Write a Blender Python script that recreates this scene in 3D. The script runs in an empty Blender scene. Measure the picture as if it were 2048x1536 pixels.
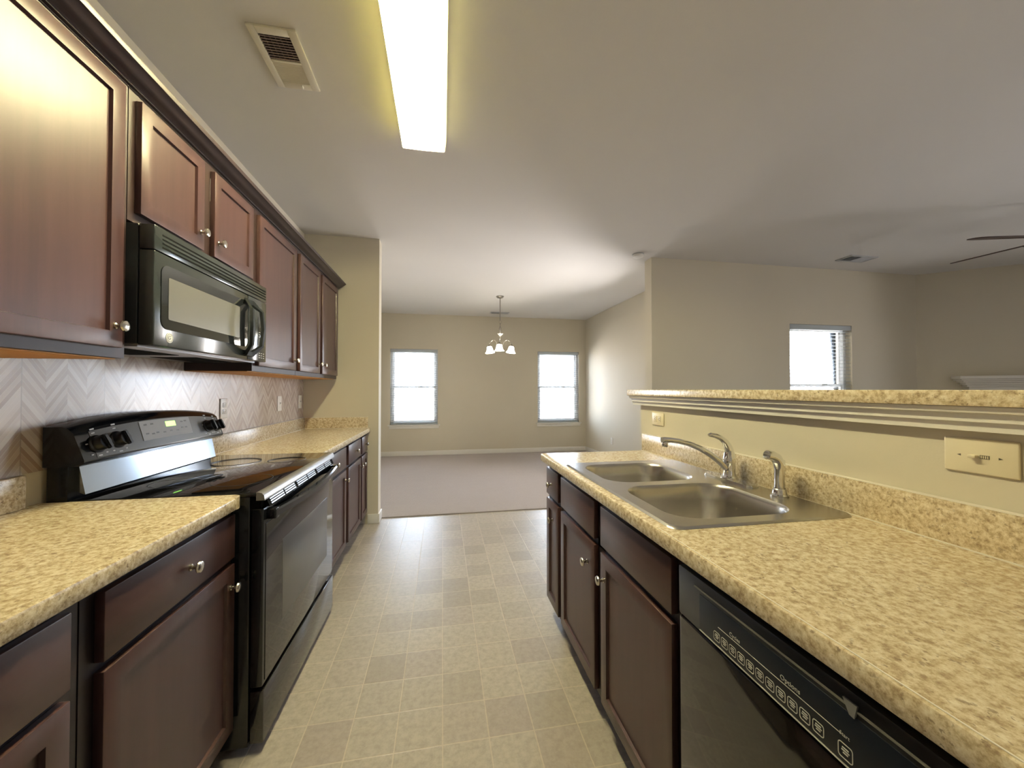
import bpy, bmesh, math, random
from mathutils import Vector, Matrix
random.seed(7)
R = math.radians
S = bpy.context.scene
C = S.collection

# ------------------------------------------------------------------ camera, world, light, exposure
cam = bpy.data.cameras.new('camera')
cam.sensor_width = 36.0
cam.lens = 765.0 / 2048 * 36.0
cam.clip_start = 0.02
camo = bpy.data.objects.new('camera', cam)
C.objects.link(camo)
camo.location = (0, 0, 1.28)
camo.rotation_euler = (R(90.82), 0, -R(10.3))
S.camera = camo
S.view_settings.view_transform = 'Standard'
S.view_settings.look = 'None'
S.view_settings.gamma = 1.0
S.view_settings.use_curve_mapping = False
S.view_settings.exposure = 1.55

SKY = 9.6
w = bpy.data.worlds.new('daylight')
S.world = w
w.use_nodes = True
nt = w.node_tree
nt.nodes.clear()
wo = nt.nodes.new('ShaderNodeOutputWorld')
bg = nt.nodes.new('ShaderNodeBackground')
tc = nt.nodes.new('ShaderNodeTexCoord')
sx = nt.nodes.new('ShaderNodeSeparateXYZ')
cr = nt.nodes.new('ShaderNodeValToRGB')
mr = nt.nodes.new('ShaderNodeMapRange')
mr.inputs[1].default_value = -0.3
mr.inputs[2].default_value = 0.5
cr.color_ramp.elements[0].position = 0.36
cr.color_ramp.elements[0].color = (1.12, 1.06, 1.02, 1)
cr.color_ramp.elements[1].position = 0.40
cr.color_ramp.elements[1].color = (0.78, 0.93, 1.14, 1)
nt.links.new(tc.outputs['Generated'], sx.inputs[0])
nt.links.new(sx.outputs['Z'], mr.inputs[0])
nt.links.new(mr.outputs[0], cr.inputs[0])
nt.links.new(cr.outputs[0], bg.inputs[0])
bg.inputs[1].default_value = SKY
nt.links.new(bg.outputs[0], wo.inputs[0])
S.cycles.max_bounces = 10
S.cycles.diffuse_bounces = 6
S.cycles.glossy_bounces = 5
S.cycles.transparent_max_bounces = 16
S.cycles.caustics_reflective = False
S.cycles.caustics_refractive = False
S.cycles.sample_clamp_indirect = 6.0


def portal(name, loc, rot, sx_, sy_):
    """light portal at a window opening (guides the sky light, emits nothing itself)"""
    l = bpy.data.lights.new(name, 'AREA')
    l.shape = 'RECTANGLE'
    l.size, l.size_y = sx_, sy_
    l.cycles.is_portal = True
    o = bpy.data.objects.new(name, l)
    o.location = loc
    o.rotation_euler = rot
    C.objects.link(o)
    return o


# room dimensions (metres)
XL, XR = -1.28, 8.6           # kitchen left wall, living-room right wall
YR, YF = -2.9, 7.6            # rear wall, far dining wall
ZC = 2.74
XD = 2.95                     # dining right wall
YS = 3.86                     # stub wall and living wall, kitchen side
YE = 4.0                      # carpet edge
XB = 1.20                     # bar wall, kitchen side
ZK = 0.914                    # counter height
WIN_FAR = [(-0.985, -0.090), (1.915, 2.80)]
WZ = (0.60, 2.06)
WIN_LIV = (4.045, 4.935)
WIN_RIGHT = [(-2.50, -1.90), (-0.35, 0.45)]
WRZ = (0.35, 2.12)
WIN_REAR = []
WIN_FILL = (4.15, 5.20)
WZ_FILL = (0.85, 2.06)          # added dining window, unseen behind the living room wall, for fill daylight

for x0, x1 in WIN_FAR:
    portal('window_daylight', ((x0 + x1) / 2, YF + 0.16, sum(WZ) / 2), (R(-90), 0, 0), x1 - x0, WZ[1] - WZ[0])
portal('window_daylight', (sum(WIN_LIV) / 2, YS + 0.16, sum(WZ) / 2), (R(-90), 0, 0), 0.9, WZ[1] - WZ[0])
for y0, y1 in WIN_RIGHT:
    portal('window_daylight', (XR + 0.16, (y0 + y1) / 2, sum(WRZ) / 2), (0, R(90), 0), WRZ[1] - WRZ[0], y1 - y0)
portal('window_daylight', (XD + 0.16, sum(WIN_FILL) / 2, sum(WZ_FILL) / 2), (0, R(90), 0), WZ_FILL[1] - WZ_FILL[0], WIN_FILL[1] - WIN_FILL[0])
for x0, x1 in WIN_REAR:
    portal('window_daylight', ((x0 + x1) / 2, YR - 0.16, 1.33), (R(90), 0, 0), x1 - x0, 1.55)


# ------------------------------------------------------------------ materials
class NT:
    def __init__(s, name):
        s.m = bpy.data.materials.new(name)
        s.m.use_nodes = True
        s.t = s.m.node_tree
        s.b = s.t.nodes['Principled BSDF']
        s.out = s.t.nodes['Material Output']

    def n(s, typ, **k):
        nd = s.t.nodes.new(typ)
        for a, v in k.items():
            setattr(nd, a, v)
        return nd

    def l(s, a, b):
        s.t.links.new(a, b)

    def val(s, sock, v):
        if isinstance(v, (int, float)):
            sock.default_value = v
        elif isinstance(v, tuple):
            sock.default_value = v if len(v) == len(sock.default_value) else (*v, 1)
        else:
            s.l(v, sock)

    def math(s, op, a, b=0.0, c=0.0):
        nd = s.n('ShaderNodeMath', operation=op)
        for i, v in enumerate((a, b, c)):
            s.val(nd.inputs[i], v)
        return nd.outputs[0]

    def pos(s):
        g = s.n('ShaderNodeNewGeometry')
        return g.outputs['Position']

    def xyz(s, v):
        nd = s.n('ShaderNodeSeparateXYZ')
        s.l(v, nd.inputs[0])
        return nd.outputs

    def vec(s, x, y, z):
        nd = s.n('ShaderNodeCombineXYZ')
        for i, v in enumerate((x, y, z)):
            s.val(nd.inputs[i], v)
        return nd.outputs[0]

    def scale(s, v, sc):
        nd = s.n('ShaderNodeVectorMath', operation='MULTIPLY')
        s.l(v, nd.inputs[0])
        nd.inputs[1].default_value = sc
        return nd.outputs[0]

    def noise(s, v, scale, detail=3.0, rough=0.55):
        nd = s.n('ShaderNodeTexNoise')
        s.l(v, nd.inputs['Vector'])
        nd.inputs['Scale'].default_value = scale
        nd.inputs['Detail'].default_value = detail
        nd.inputs['Roughness'].default_value = rough
        return nd.outputs['Fac']

    def ramp(s, fac, stops, interp='LINEAR'):
        nd = s.n('ShaderNodeValToRGB')
        s.l(fac, nd.inputs[0])
        r = nd.color_ramp
        r.interpolation = interp
        while len(r.elements) < len(stops):
            r.elements.new(0.5)
        for e, (p, c) in zip(r.elements, stops):
            e.position = p
            e.color = (*c, 1)
        return nd.outputs[0]

    def mix(s, fac, a, b, blend='MIX'):
        nd = s.n('ShaderNodeMix', data_type='RGBA', blend_type=blend)
        s.val(nd.inputs[0], fac)
        s.val(nd.inputs[6], a)
        s.val(nd.inputs[7], b)
        return nd.outputs[2]

    def bump(s, h, strength=0.2, dist=0.01):
        nd = s.n('ShaderNodeBump')
        nd.inputs['Strength'].default_value = strength
        nd.inputs['Distance'].default_value = dist
        s.l(h, nd.inputs['Height'])
        s.l(nd.outputs[0], s.b.inputs['Normal'])

    def set(s, color=None, rough=None, metal=None, spec=None, coat=None, coat_rough=None):
        for k, v in (('Base Color', color), ('Roughness', rough), ('Metallic', metal), ('Specular IOR Level', spec), ('Coat Weight', coat), ('Coat Roughness', coat_rough)):
            if v is not None:
                s.val(s.b.inputs[k], v)
        return s


M = {}


def plain(name, color, rough=0.5, metal=0.0, spec=0.5, coat=None, grain=0.0, gscale=60.0):
    k = NT(name)
    if grain:
        f = k.noise(k.pos(), gscale, 4)
        c = k.mix(f, tuple(x * (1 - grain) for x in color), tuple(min(1, x * (1 + grain)) for x in color))
    else:
        c = color
    k.set(c, rough, metal, spec, coat)
    M[name] = k.m
    return k


def paint(name, color, rough=0.75):
    k = NT(name)
    p = k.pos()
    c = k.mix(k.noise(p, 1.3, 2), tuple(x * 0.97 for x in color), tuple(min(1, x * 1.03) for x in color))
    k.set(c, rough, 0, 0.2)
    k.bump(k.noise(p, 160, 2), 0.06, 0.004)
    M[name] = k.m


paint('wall_paint', (0.60, 0.555, 0.455))
paint('ceiling_paint', (0.68, 0.665, 0.645), 0.8)
paint('trim_paint', (0.74, 0.72, 0.68), 0.35)

# dark cherry wood, grain along z (vertical) or y (rails, drawers)
for nm, sc in (('wood', (26, 26, 1.6)), ('wood_horizontal', (26, 1.6, 26))):
    k = NT(nm)
    p = k.pos()
    g = k.noise(k.scale(p, sc), 1.0, 5, 0.6)
    big = k.noise(p, 2.2, 2)
    c = k.ramp(g, [(0.25, (0.026, 0.0115, 0.0120)), (0.5, (0.044, 0.0195, 0.0200)), (0.8, (0.066, 0.031, 0.030))])
    c = k.mix(k.math('MULTIPLY', big, 0.55), c, (0.075, 0.034, 0.031))
    k.set(c, 0.38, 0, 0.42, 0.22, 0.30)
    M[nm] = k.m
plain('wood_half_shade', (0.026, 0.0125, 0.0115), 0.42)  # cabinet wood darkened for upper bodies, painting in the shade between doors
plain('wood_crown', (0.030, 0.019, 0.022), 0.36)
plain('wood_gap_shade', (0.014, 0.0085, 0.0105), 0.45)  # near-black copy of the cabinet wood: shadow in base door gaps painted in
plain('raw_wood', (0.56, 0.27, 0.075), 0.6, grain=0.2, gscale=12)

# speckled granite-look laminate
k = NT('granite')
p = k.pos()
warp = k.noise(p, 45, 2)
n1 = k.noise(p, 78, 5, 0.7)
n2 = k.noise(k.scale(p, (1.3, 0.9, 1.1)), 115, 3, 0.6)
n3 = k.noise(p, 28, 3, 0.6)
base = k.ramp(n1, [(0.33, (0.33, 0.24, 0.15)), (0.43, (0.48, 0.38, 0.24)), (0.52, (0.62, 0.52, 0.355)), (0.66, (0.76, 0.69, 0.54))])
sp = k.ramp(n2, [(0.36, (1, 1, 1)), (0.42, (0, 0, 0))])
c = k.mix(k.math('MULTIPLY', sp, k.ramp(n3, [(0.42, (0.15, 0.15, 0.15)), (0.62, (0.75, 0.75, 0.75))])), base, (0.19, 0.13, 0.085))
k.set(c, 0.24, 0, 0.5)
M['granite'] = k.m

# vinyl floor printed with square tiles
k = NT('vinyl_tile')
px, py, pz = k.xyz(k.pos())
TX, TY = 0.169, 0.175
ux = k.math('DIVIDE', k.math('SUBTRACT', px, 0.004), TX)
uy = k.math('DIVIDE', k.math('SUBTRACT', py, 1.417), TY)
fx, fy = k.math('FRACT', ux), k.math('FRACT', uy)
ex = k.math('MULTIPLY', k.math('MINIMUM', fx, k.math('SUBTRACT', 1.0, fx)), TX)
ey = k.math('MULTIPLY', k.math('MINIMUM', fy, k.math('SUBTRACT', 1.0, fy)), TY)
e = k.math('MINIMUM', ex, ey)
wob = k.math('MULTIPLY', k.math('SUBTRACT', k.noise(k.pos(), 60, 2), 0.5), 0.004)
gm = k.n('ShaderNodeMapRange')
k.l(k.math('ADD', e, wob), gm.inputs[0])
gm.inputs[1].default_value, gm.inputs[2].default_value = 0.0014, 0.0032
gm.inputs[3].default_value, gm.inputs[4].default_value = 1.0, 0.0
wn = k.n('ShaderNodeTexWhiteNoise', noise_dimensions='2D')
k.l(k.vec(k.math('FLOOR', ux), k.math('FLOOR', uy), 0.0), wn.inputs['Vector'])
cell = k.ramp(wn.outputs['Value'], [(0.0, (0.33, 0.295, 0.265)), (0.35, (0.42, 0.385, 0.34)), (0.7, (0.45, 0.41, 0.36)), (1.0, (0.37, 0.325, 0.305))])
mot = k.noise(k.pos(), 38, 6, 0.7)
c = k.mix(k.ramp(mot, [(0.40, (0, 0, 0)), (0.66, (0.62, 0.62, 0.62))]), cell, (0.25, 0.22, 0.19))
c = k.mix(k.math('MULTIPLY', k.noise(k.pos(), 90, 3), 0.3), c, (0.52, 0.45, 0.36))
c = k.mix(k.math('MULTIPLY', gm.outputs[0], 0.62), c, (0.56, 0.49, 0.39))
k.set(c, 0.40, 0, 0.42)
k.bump(k.math('ADD', k.math('MULTIPLY', gm.outputs[0], -0.6), k.math('MULTIPLY', mot, 0.25)), 0.25, 0.004)
M['vinyl_tile'] = k.m

k = NT('carpet')
p = k.pos()
a = k.noise(p, 420, 3, 0.7)
b_ = k.noise(k.scale(p, (2.0, 7.0, 1.0)), 1.2, 4, 0.6)
c = k.ramp(a, [(0.3, (0.40, 0.355, 0.34)), (0.7, (0.60, 0.545, 0.525))])
c = k.mix(k.math('MULTIPLY', b_, 0.5), c, (0.44, 0.39, 0.375))
k.set(c, 0.95, 0, 0.1)
k.bump(a, 0.7, 0.01)
M['carpet'] = k.m

# chevron wood-look backsplash sheets
k = NT('chevron')
px, py, pz = k.xyz(k.pos())
HW = 0.295 / 4
u = k.math('DIVIDE', k.math('SUBTRACT', py, 1.431), HW)
col = k.math('FLOOR', u)
tri = k.math('PINGPONG', u, 1.0)
s_ = k.math('ADD', pz, k.math('MULTIPLY', tri, HW * 1.25))
bu = k.math('DIVIDE', s_, 0.0205)
wn = k.n('ShaderNodeTexWhiteNoise', noise_dimensions='2D')
k.l(k.vec(k.math('FLOOR', bu), col, 0.0), wn.inputs['Vector'])
c = k.ramp(wn.outputs['Value'], [(0.0, (0.36, 0.27, 0.22)), (0.3, (0.46, 0.38, 0.33)), (0.65, (0.55, 0.48, 0.43)), (1.0, (0.66, 0.61, 0.56))])
c = k.mix(k.math('MULTIPLY', k.noise(k.vec(k.math('MULTIPLY', py, 30.0), k.math('MULTIPLY', s_, 300.0), 0.0), 1.0, 3), 0.35), c, (0.24, 0.17, 0.135))
fb = k.math('FRACT', bu)
gr = k.math('LESS_THAN', k.math('MINIMUM', fb, k.math('SUBTRACT', 1.0, fb)), 0.055)
c = k.mix(k.math('MULTIPLY', gr, 0.5), c, (0.62, 0.57, 0.52))
fs = k.math('FRACT', k.math('DIVIDE', k.math('SUBTRACT', py, 1.431), 0.295))
seam = k.math('LESS_THAN', k.math('MINIMUM', fs, k.math('SUBTRACT', 1.0, fs)), 0.006)
c = k.mix(k.math('MULTIPLY', seam, 0.7), c, (0.30, 0.25, 0.21))
k.set(c, 0.34, 0, 0.5, 0.9, 0.22)
k.bump(k.math('ADD', gr, seam), -0.25, 0.002)
M['chevron'] = k.m

plain('appliance_black', (0.006, 0.007, 0.009), 0.12, spec=0.5)
plain('appliance_black_satin', (0.010, 0.011, 0.013), 0.32)
plain('cooktop_glass', (0.004, 0.004, 0.005), 0.05, spec=0.6, coat=0.5)
plain('dark_glass', (0.015, 0.017, 0.019), 0.04, spec=0.8, coat=0.6)
plain('microwave_black', (0.024, 0.028, 0.029), 0.16, spec=0.6, coat=0.15)
plain('handle_black', (0.004, 0.006, 0.008), 0.5, spec=0.3)
kk = plain('door_gloss', (0.010, 0.008, 0.007), 0.05, spec=0.5)
kk.b.inputs['IOR'].default_value = 1.75
plain('fascia_black', (0.006, 0.008, 0.014), 0.35, spec=0.2)
plain('gloss_strip', (0.25, 0.27, 0.29), 0.13, 1.0)
plain('latch_grey', (0.16, 0.16, 0.165), 0.35)
plain('panel_grey', (0.13, 0.125, 0.115), 0.3, 0.0, 0.5)
plain('void_black', (0.002, 0.002, 0.002), 0.9, spec=0.1)
plain('grey_trim', (0.30, 0.30, 0.31), 0.28, 0.6)
plain('white_mark', (0.72, 0.73, 0.72), 0.5)
plain('light_mark', (0.50, 0.49, 0.46), 0.5)
plain('chrome', (0.80, 0.80, 0.80), 0.06, 1.0)
plain('nickel', (0.62, 0.58, 0.51), 0.24, 1.0)
plain('bronze_nickel', (0.30, 0.275, 0.24), 0.38, 1.0)
plain('drain_dark', (0.10, 0.10, 0.10), 0.3, 1.0)
plain('plate_ivory', (0.70, 0.63, 0.47), 0.35)
plain('plate_white', (0.78, 0.76, 0.71), 0.35)
plain('slot_dark', (0.10, 0.085, 0.06), 0.6)
plain('vinyl_white', (0.80, 0.81, 0.82), 0.35)
plain('smoke_white', (0.78, 0.77, 0.74), 0.45)
plain('vent_white', (0.70, 0.66, 0.56), 0.5)
plain('vent_grey', (0.46, 0.47, 0.48), 0.5)
plain('filter_brown', (0.10, 0.075, 0.06), 0.9)
plain('louvre_brown', (0.26, 0.20, 0.17), 0.7)
plain('fan_brown', (0.045, 0.022, 0.016), 0.45, grain=0.3, gscale=30)
plain('fan_bronze', (0.05, 0.035, 0.028), 0.35, 0.8)
plain('seam_white', (0.72, 0.68, 0.60), 0.5)

k = NT('stainless')
p = k.pos()
br = k.noise(k.scale(p, (6, 220, 6)), 1.0, 3)
k.set(k.mix(br, (0.50, 0.48, 0.45), (0.60, 0.58, 0.55)), 0.27, 1.0)
k.b.inputs['Anisotropic'].default_value = 0.3
M['stainless'] = k.m

# window glass: clear with a fresnel reflection, lets daylight straight through
k = NT('window_glass')
tr = k.n('ShaderNodeBsdfTransparent')
gl = k.n('ShaderNodeBsdfGlossy')
gl.inputs['Roughness'].default_value = 0.02
fr = k.n('ShaderNodeFresnel')
fr.inputs[0].default_value = 1.3
mx = k.n('ShaderNodeMixShader')
k.l(fr.outputs[0], mx.inputs[0])
k.l(tr.outputs[0], mx.inputs[1])
k.l(gl.outputs[0], mx.inputs[2])
k.l(mx.outputs[0], k.out.inputs[0])
M['window_glass'] = k.m

# white blind slats, slightly translucent
k = NT('blind_white')
df = k.n('ShaderNodeBsdfDiffuse')
df.inputs[0].default_value = (0.58, 0.60, 0.61, 1)
tl = k.n('ShaderNodeBsdfTranslucent')
tl.inputs[0].default_value = (0.42, 0.47, 0.50, 1)
mx = k.n('ShaderNodeMixShader')
mx.inputs[0].default_value = 0.35
k.l(df.outputs[0], mx.inputs[1])
k.l(tl.outputs[0], mx.inputs[2])
k.l(mx.outputs[0], k.out.inputs[0])
M['blind_white'] = k.m

# prismatic acrylic diffuser of the ceiling light
k = NT('diffuser')
tr = k.n('ShaderNodeBsdfTransparent')
tr.inputs[0].default_value = (1, 0.98, 0.90, 1)
tl = k.n('ShaderNodeBsdfTranslucent')
tl.inputs[0].default_value = (0.95, 0.93, 0.82, 1)
mx = k.n('ShaderNodeMixShader')
mx.inputs[0].default_value = 0.36
k.l(tr.outputs[0], mx.inputs[1])
k.l(tl.outputs[0], mx.inputs[2])
k.l(mx.outputs[0], k.out.inputs[0])
M['diffuser'] = k.m


k = NT('diffuser_side_dimmed')  # same acrylic, coloured dim and yellow to shape the glow on the ceiling
k.b.inputs['Base Color'].default_value = (0.8, 0.78, 0.68, 1)
tl = k.n('ShaderNodeBsdfTranslucent')
tl.inputs[0].default_value = (0.23, 0.215, 0.085, 1)
df = k.n('ShaderNodeBsdfDiffuse')
df.inputs[0].default_value = (0.62, 0.60, 0.52, 1)
ad = k.n('ShaderNodeAddShader')
k.l(tl.outputs[0], ad.inputs[0])
k.l(df.outputs[0], ad.inputs[1])
k.l(ad.outputs[0], k.out.inputs[0])
M['diffuser_side_dimmed'] = k.m


def emit(name, color, strength):
    k = NT(name)
    k.set((0.8, 0.8, 0.8), 0.4)
    k.b.inputs['Emission Color'].default_value = (*color, 1)
    k.b.inputs['Emission Strength'].default_value = strength
    M[name] = k.m


emit('tube_lit', (1.0, 0.92, 0.58), 106.0)
emit('shade_lit', (1.0, 0.92, 0.78), 8.0)
emit('digit_green', (0.35, 1.0, 0.10), 0.9)


# ------------------------------------------------------------------ mesh helpers
class MB:
    def __init__(s):
        s.bm = bmesh.new()

    def box(s, x0, x1, y0, y1, z0, z1, bev=0.0, seg=2):
        t = bmesh.new()
        bmesh.ops.create_cube(t, size=1.0)
        for v in t.verts:
            v.co = Vector(((x0 + x1) / 2 + v.co.x * (x1 - x0), (y0 + y1) / 2 + v.co.y * (y1 - y0), (z0 + z1) / 2 + v.co.z * (z1 - z0)))
        if bev:
            bmesh.ops.bevel(t, geom=t.edges[:], offset=bev, segments=seg, profile=0.5, affect='EDGES')
        s.add(t)
        return s

    def add(s, t, mat=None):
        me = bpy.data.meshes.new('tmp')
        bmesh.ops.recalc_face_normals(t, faces=t.faces[:])
        t.to_mesh(me)
        t.free()
        if mat is not None:
            me.transform(mat)
        s.bm.from_mesh(me)
        bpy.data.meshes.remove(me)
        return s

    def shaker(s, xf, sg, y0, y1, z0, z1, th=0.02, stile=0.062, depth=0.009):
        """cabinet door: flat frame with a recessed panel; front at x = xf facing sg"""
        t = bmesh.new()
        bmesh.ops.create_cube(t, size=1.0)
        xa, xb = (xf - th, xf) if sg > 0 else (xf, xf + th)
        for v in t.verts:
            v.co = Vector(((xa + xb) / 2 + v.co.x * th, (y0 + y1) / 2 + v.co.y * (y1 - y0), (z0 + z1) / 2 + v.co.z * (z1 - z0)))
        bmesh.ops.bevel(t, geom=t.edges[:], offset=0.0025, segments=2, profile=0.5, affect='EDGES')
        if stile:
            t.faces.ensure_lookup_table()
            f = max((f for f in t.faces if f.normal.x * sg > 0.9), key=lambda f: f.calc_area())
            bmesh.ops.inset_region(t, faces=[f], thickness=stile, depth=0)
            r = bmesh.ops.inset_region(t, faces=[f], thickness=0.0035, depth=-depth)
            bmesh.ops.inset_region(t, faces=[f], thickness=0.004, depth=0)
        s.add(t)
        return s

    def lathe(s, prof, loc=(0, 0, 0), axis='Z', seg=24, sx=1.0, sy=1.0):
        """prof: (radius, height) list"""
        t = bmesh.new()
        rings = []
        for r, h in prof:
            if r < 1e-5:
                rings.append([t.verts.new((0, 0, h))])
            else:
                rings.append([t.verts.new((r * math.cos(2 * math.pi * i / seg) * sx, r * math.sin(2 * math.pi * i / seg) * sy, h)) for i in range(seg)])
        for a, b in zip(rings, rings[1:]):
            for i in range(seg):
                j = (i + 1) % seg
                if len(a) == 1 and len(b) == 1:
                    continue
                f = t.faces.new((a[0], b[i], b[j]) if len(a) == 1 else (a[i], a[j], b[0]) if len(b) == 1 else (a[i], a[j], b[j], b[i]))
                f.smooth = True
        rot = {'Z': Matrix(), 'X': Matrix.Rotation(R(90), 4, 'Y'), '-X': Matrix.Rotation(R(-90), 4, 'Y'), 'Y': Matrix.Rotation(R(-90), 4, 'X')}[axis] if isinstance(axis, str) else axis
        s.add(t, Matrix.Translation(loc) @ rot)
        return s

    def tube(s, pts, rad, seg=12, sq=1.0):
        """tube along points; rad a number or list; sq flattens it vertically"""
        t = bmesh.new()
        pts = [Vector(p) for p in pts]
        if isinstance(rad, (int, float)):
            rad = [rad] * len(pts)
        rings = []
        side = None
        for i, p in enumerate(pts):
            d = (pts[min(i + 1, len(pts) - 1)] - pts[max(i - 1, 0)]).normalized()
            if side is None:
                ref = Vector((0, 0, 1)) if abs(d.z) < 0.9 else Vector((0, 1, 0))
                side = d.cross(ref).normalized()
            side = (side - d * side.dot(d)).normalized()
            up = side.cross(d)
            rings.append([t.verts.new(p + side * rad[i] * math.cos(2 * math.pi * q / seg) + up * rad[i] * sq * math.sin(2 * math.pi * q / seg)) for q in range(seg)])
        for a, b in zip(rings, rings[1:]):
            for i in range(seg):
                j = (i + 1) % seg
                t.faces.new((a[i], a[j], b[j], b[i])).smooth = True
        t.faces.new(rings[0])
        t.faces.new(rings[-1])
        s.add(t)
        return s

    def prism(s, poly, a0, a1, axis='Y', smooth=False):
        """polygon swept along an axis. axis Y: poly = (x,z); axis X: (y,z); axis Z: (x,y)"""
        t = bmesh.new()
        def mk(p, a):
            return {'Y': (p[0], a, p[1]), 'X': (a, p[0], p[1]), 'Z': (p[0], p[1], a)}[axis]
        A = [t.verts.new(mk(p, a0)) for p in poly]
        B = [t.verts.new(mk(p, a1)) for p in poly]
        n = len(poly)
        for i in range(n):
            j = (i + 1) % n
            t.faces.new((A[i], A[j], B[j], B[i])).smooth = smooth
        t.faces.new(A)
        t.faces.new(B)
        s.add(t)
        return s

    def text(s, body, size, fn, depth=0.0004):
        """lettering; fn maps (x, y, depth) to a point"""
        cu = bpy.data.curves.new('t', 'FONT')
        cu.body = body
        cu.size = size
        cu.extrude = depth / 2
        cu.resolution_u = 3
        o = bpy.data.objects.new('t', cu)
        C.objects.link(o)
        bpy.context.view_layer.update()
        me = bpy.data.meshes.new_from_object(o.evaluated_get(bpy.context.evaluated_depsgraph_get()))
        bpy.data.objects.remove(o)
        bpy.data.curves.remove(cu)
        for v in me.vertices:
            v.co = Vector(fn(v.co.x, v.co.y, v.co.z))
        s.bm.from_mesh(me)
        bpy.data.meshes.remove(me)
        return s

    def build(s, name, mat, parent=None, label=None):
        org = Vector((0, 0, 0))
        q = parent
        while q is not None:
            org = org + q.location
            q = q.parent
        me = bpy.data.meshes.new(name)
        s.bm.to_mesh(me)
        s.bm.free()
        me.transform(Matrix.Translation(-org))
        me.materials.append(M[mat])
        try:
            me.set_sharp_from_angle(angle=R(42))
        except Exception:
            pass
        o = bpy.data.objects.new(name, me)
        C.objects.link(o)
        if parent is not None:
            o.parent = parent
        if label:
            o['label'] = label
        return o


def thing(name, label, cat, loc, group=None):
    o = bpy.data.objects.new(name, None)
    o.empty_display_size = 0.1
    C.objects.link(o)
    o.location = loc
    o['label'] = label
    o['category'] = cat
    if group:
        o['group'] = group
    return o


def tag(o, label, cat, group=None):
    o['label'] = label
    o['category'] = cat
    if group:
        o['group'] = group
    return o


def struct(name, mb, mat, label=None, parent=None):
    o = mb.build(name, mat, parent)
    if parent is None:
        o['kind'] = 'structure'
        if label:
            o['label'] = label
    return o


def dup(root, loc, label):
    r = root.copy()
    C.objects.link(r)
    r.location = loc
    r['label'] = label
    for ch in list(root.children):
        c = ch.copy()
        C.objects.link(c)
        c.parent = r
        for g in ch.children:
            d = g.copy()
            C.objects.link(d)
            d.parent = c
    return r


# ------------------------------------------------------------------ the room
T = 0.14


def wall_x(y, th, x0, x1, holes, z0=0.0, z1=ZC):
    """wall in the xz plane from y to y+th with rectangular holes (x0,x1,za,zb)"""
    mb = MB()
    xs = x0
    for hx0, hx1, za, zb in sorted(holes):
        mb.box(xs, hx0, y, y + th, z0, z1)
        mb.box(hx0, hx1, y, y + th, z0, za)
        mb.box(hx0, hx1, y, y + th, zb, z1)
        xs = hx1
    mb.box(xs, x1, y, y + th, z0, z1)
    return mb


def wall_y(x, th, y0, y1, holes, z0=0.0, z1=ZC):
    mb = MB()
    ys = y0
    for hy0, hy1, za, zb in sorted(holes):
        mb.box(x, x + th, ys, hy0, z0, z1)
        mb.box(x, x + th, hy0, hy1, z0, za)
        mb.box(x, x + th, hy0, hy1, zb, z1)
        ys = hy1
    mb.box(x, x + th, ys, y1, z0, z1)
    return mb


struct('floor_kitchen', MB().box(XL, 1.26, YR, YE, -0.1, 0.0), 'vinyl_tile', 'greige square-tile vinyl floor of the kitchen aisle')
struct('floor_dining', MB().box(XL, XD, YE, YF, -0.1, 0.008), 'carpet', 'pinkish beige carpet of the dining area')
struct('floor_living', MB().box(1.26, XR, YR, YE, -0.1, 0.008), 'carpet', 'beige carpet of the living room')
struct('ceiling', MB().box(XL - T, XR + T, YR - T, YF + T, ZC, ZC + 0.12), 'ceiling_paint', 'off-white flat ceiling')
struct('wall_left', MB().box(XL - T, XL, YR - T, YF + T, -0.1, ZC), 'wall_paint', 'beige kitchen wall behind the cabinets')
struct('wall_end', MB().box(XL, -0.605, YS, YE, 0, ZC), 'wall_paint', 'short stub wall closing the kitchen counter run')
struct('wall_far', wall_x(YF, T, XL, XD + T, [(a, b, *WZ) for a, b in WIN_FAR], -0.1), 'wall_paint', 'far beige dining wall with two windows')
struct('wall_dining', wall_y(XD, T, YE, YF, [(*WIN_FILL, *WZ_FILL)], -0.1), 'wall_paint', 'right wall of the dining area')
struct('wall_living', wall_x(YS, T, 2.265, 5.95, [(*WIN_LIV, *WZ)], 0), 'wall_paint', 'living room wall with one window')
# diagonal corner wall for the fireplace
dg = MB()
P0, P1 = (5.93, YS), (XR, 1.70)
dg.prism([P0, P1, (XR + T, 1.70), (XR + T, YS + T), (5.93, YS + T)], 0, ZC, 'Z')
struct('wall_diagonal', dg, 'wall_paint', 'angled corner wall behind the fireplace mantel')
struct('wall_right', wall_y(XR, T, YR - T, 1.70, [(a, b, *WRZ) for a, b in WIN_RIGHT], -0.1), 'wall_paint', 'living room wall out of the frame')
struct('wall_rear', wall_x(YR - T, T, XL, XR, [(a, b, 0.55, 2.10) for a, b in WIN_REAR], -0.1), 'wall_paint', 'wall behind the camera')
struct('wall_bar', MB().box(XB, XB + 0.125, -0.70, 2.175, 0, 1.242), 'wall_paint', 'half wall carrying the raised bar')

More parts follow.
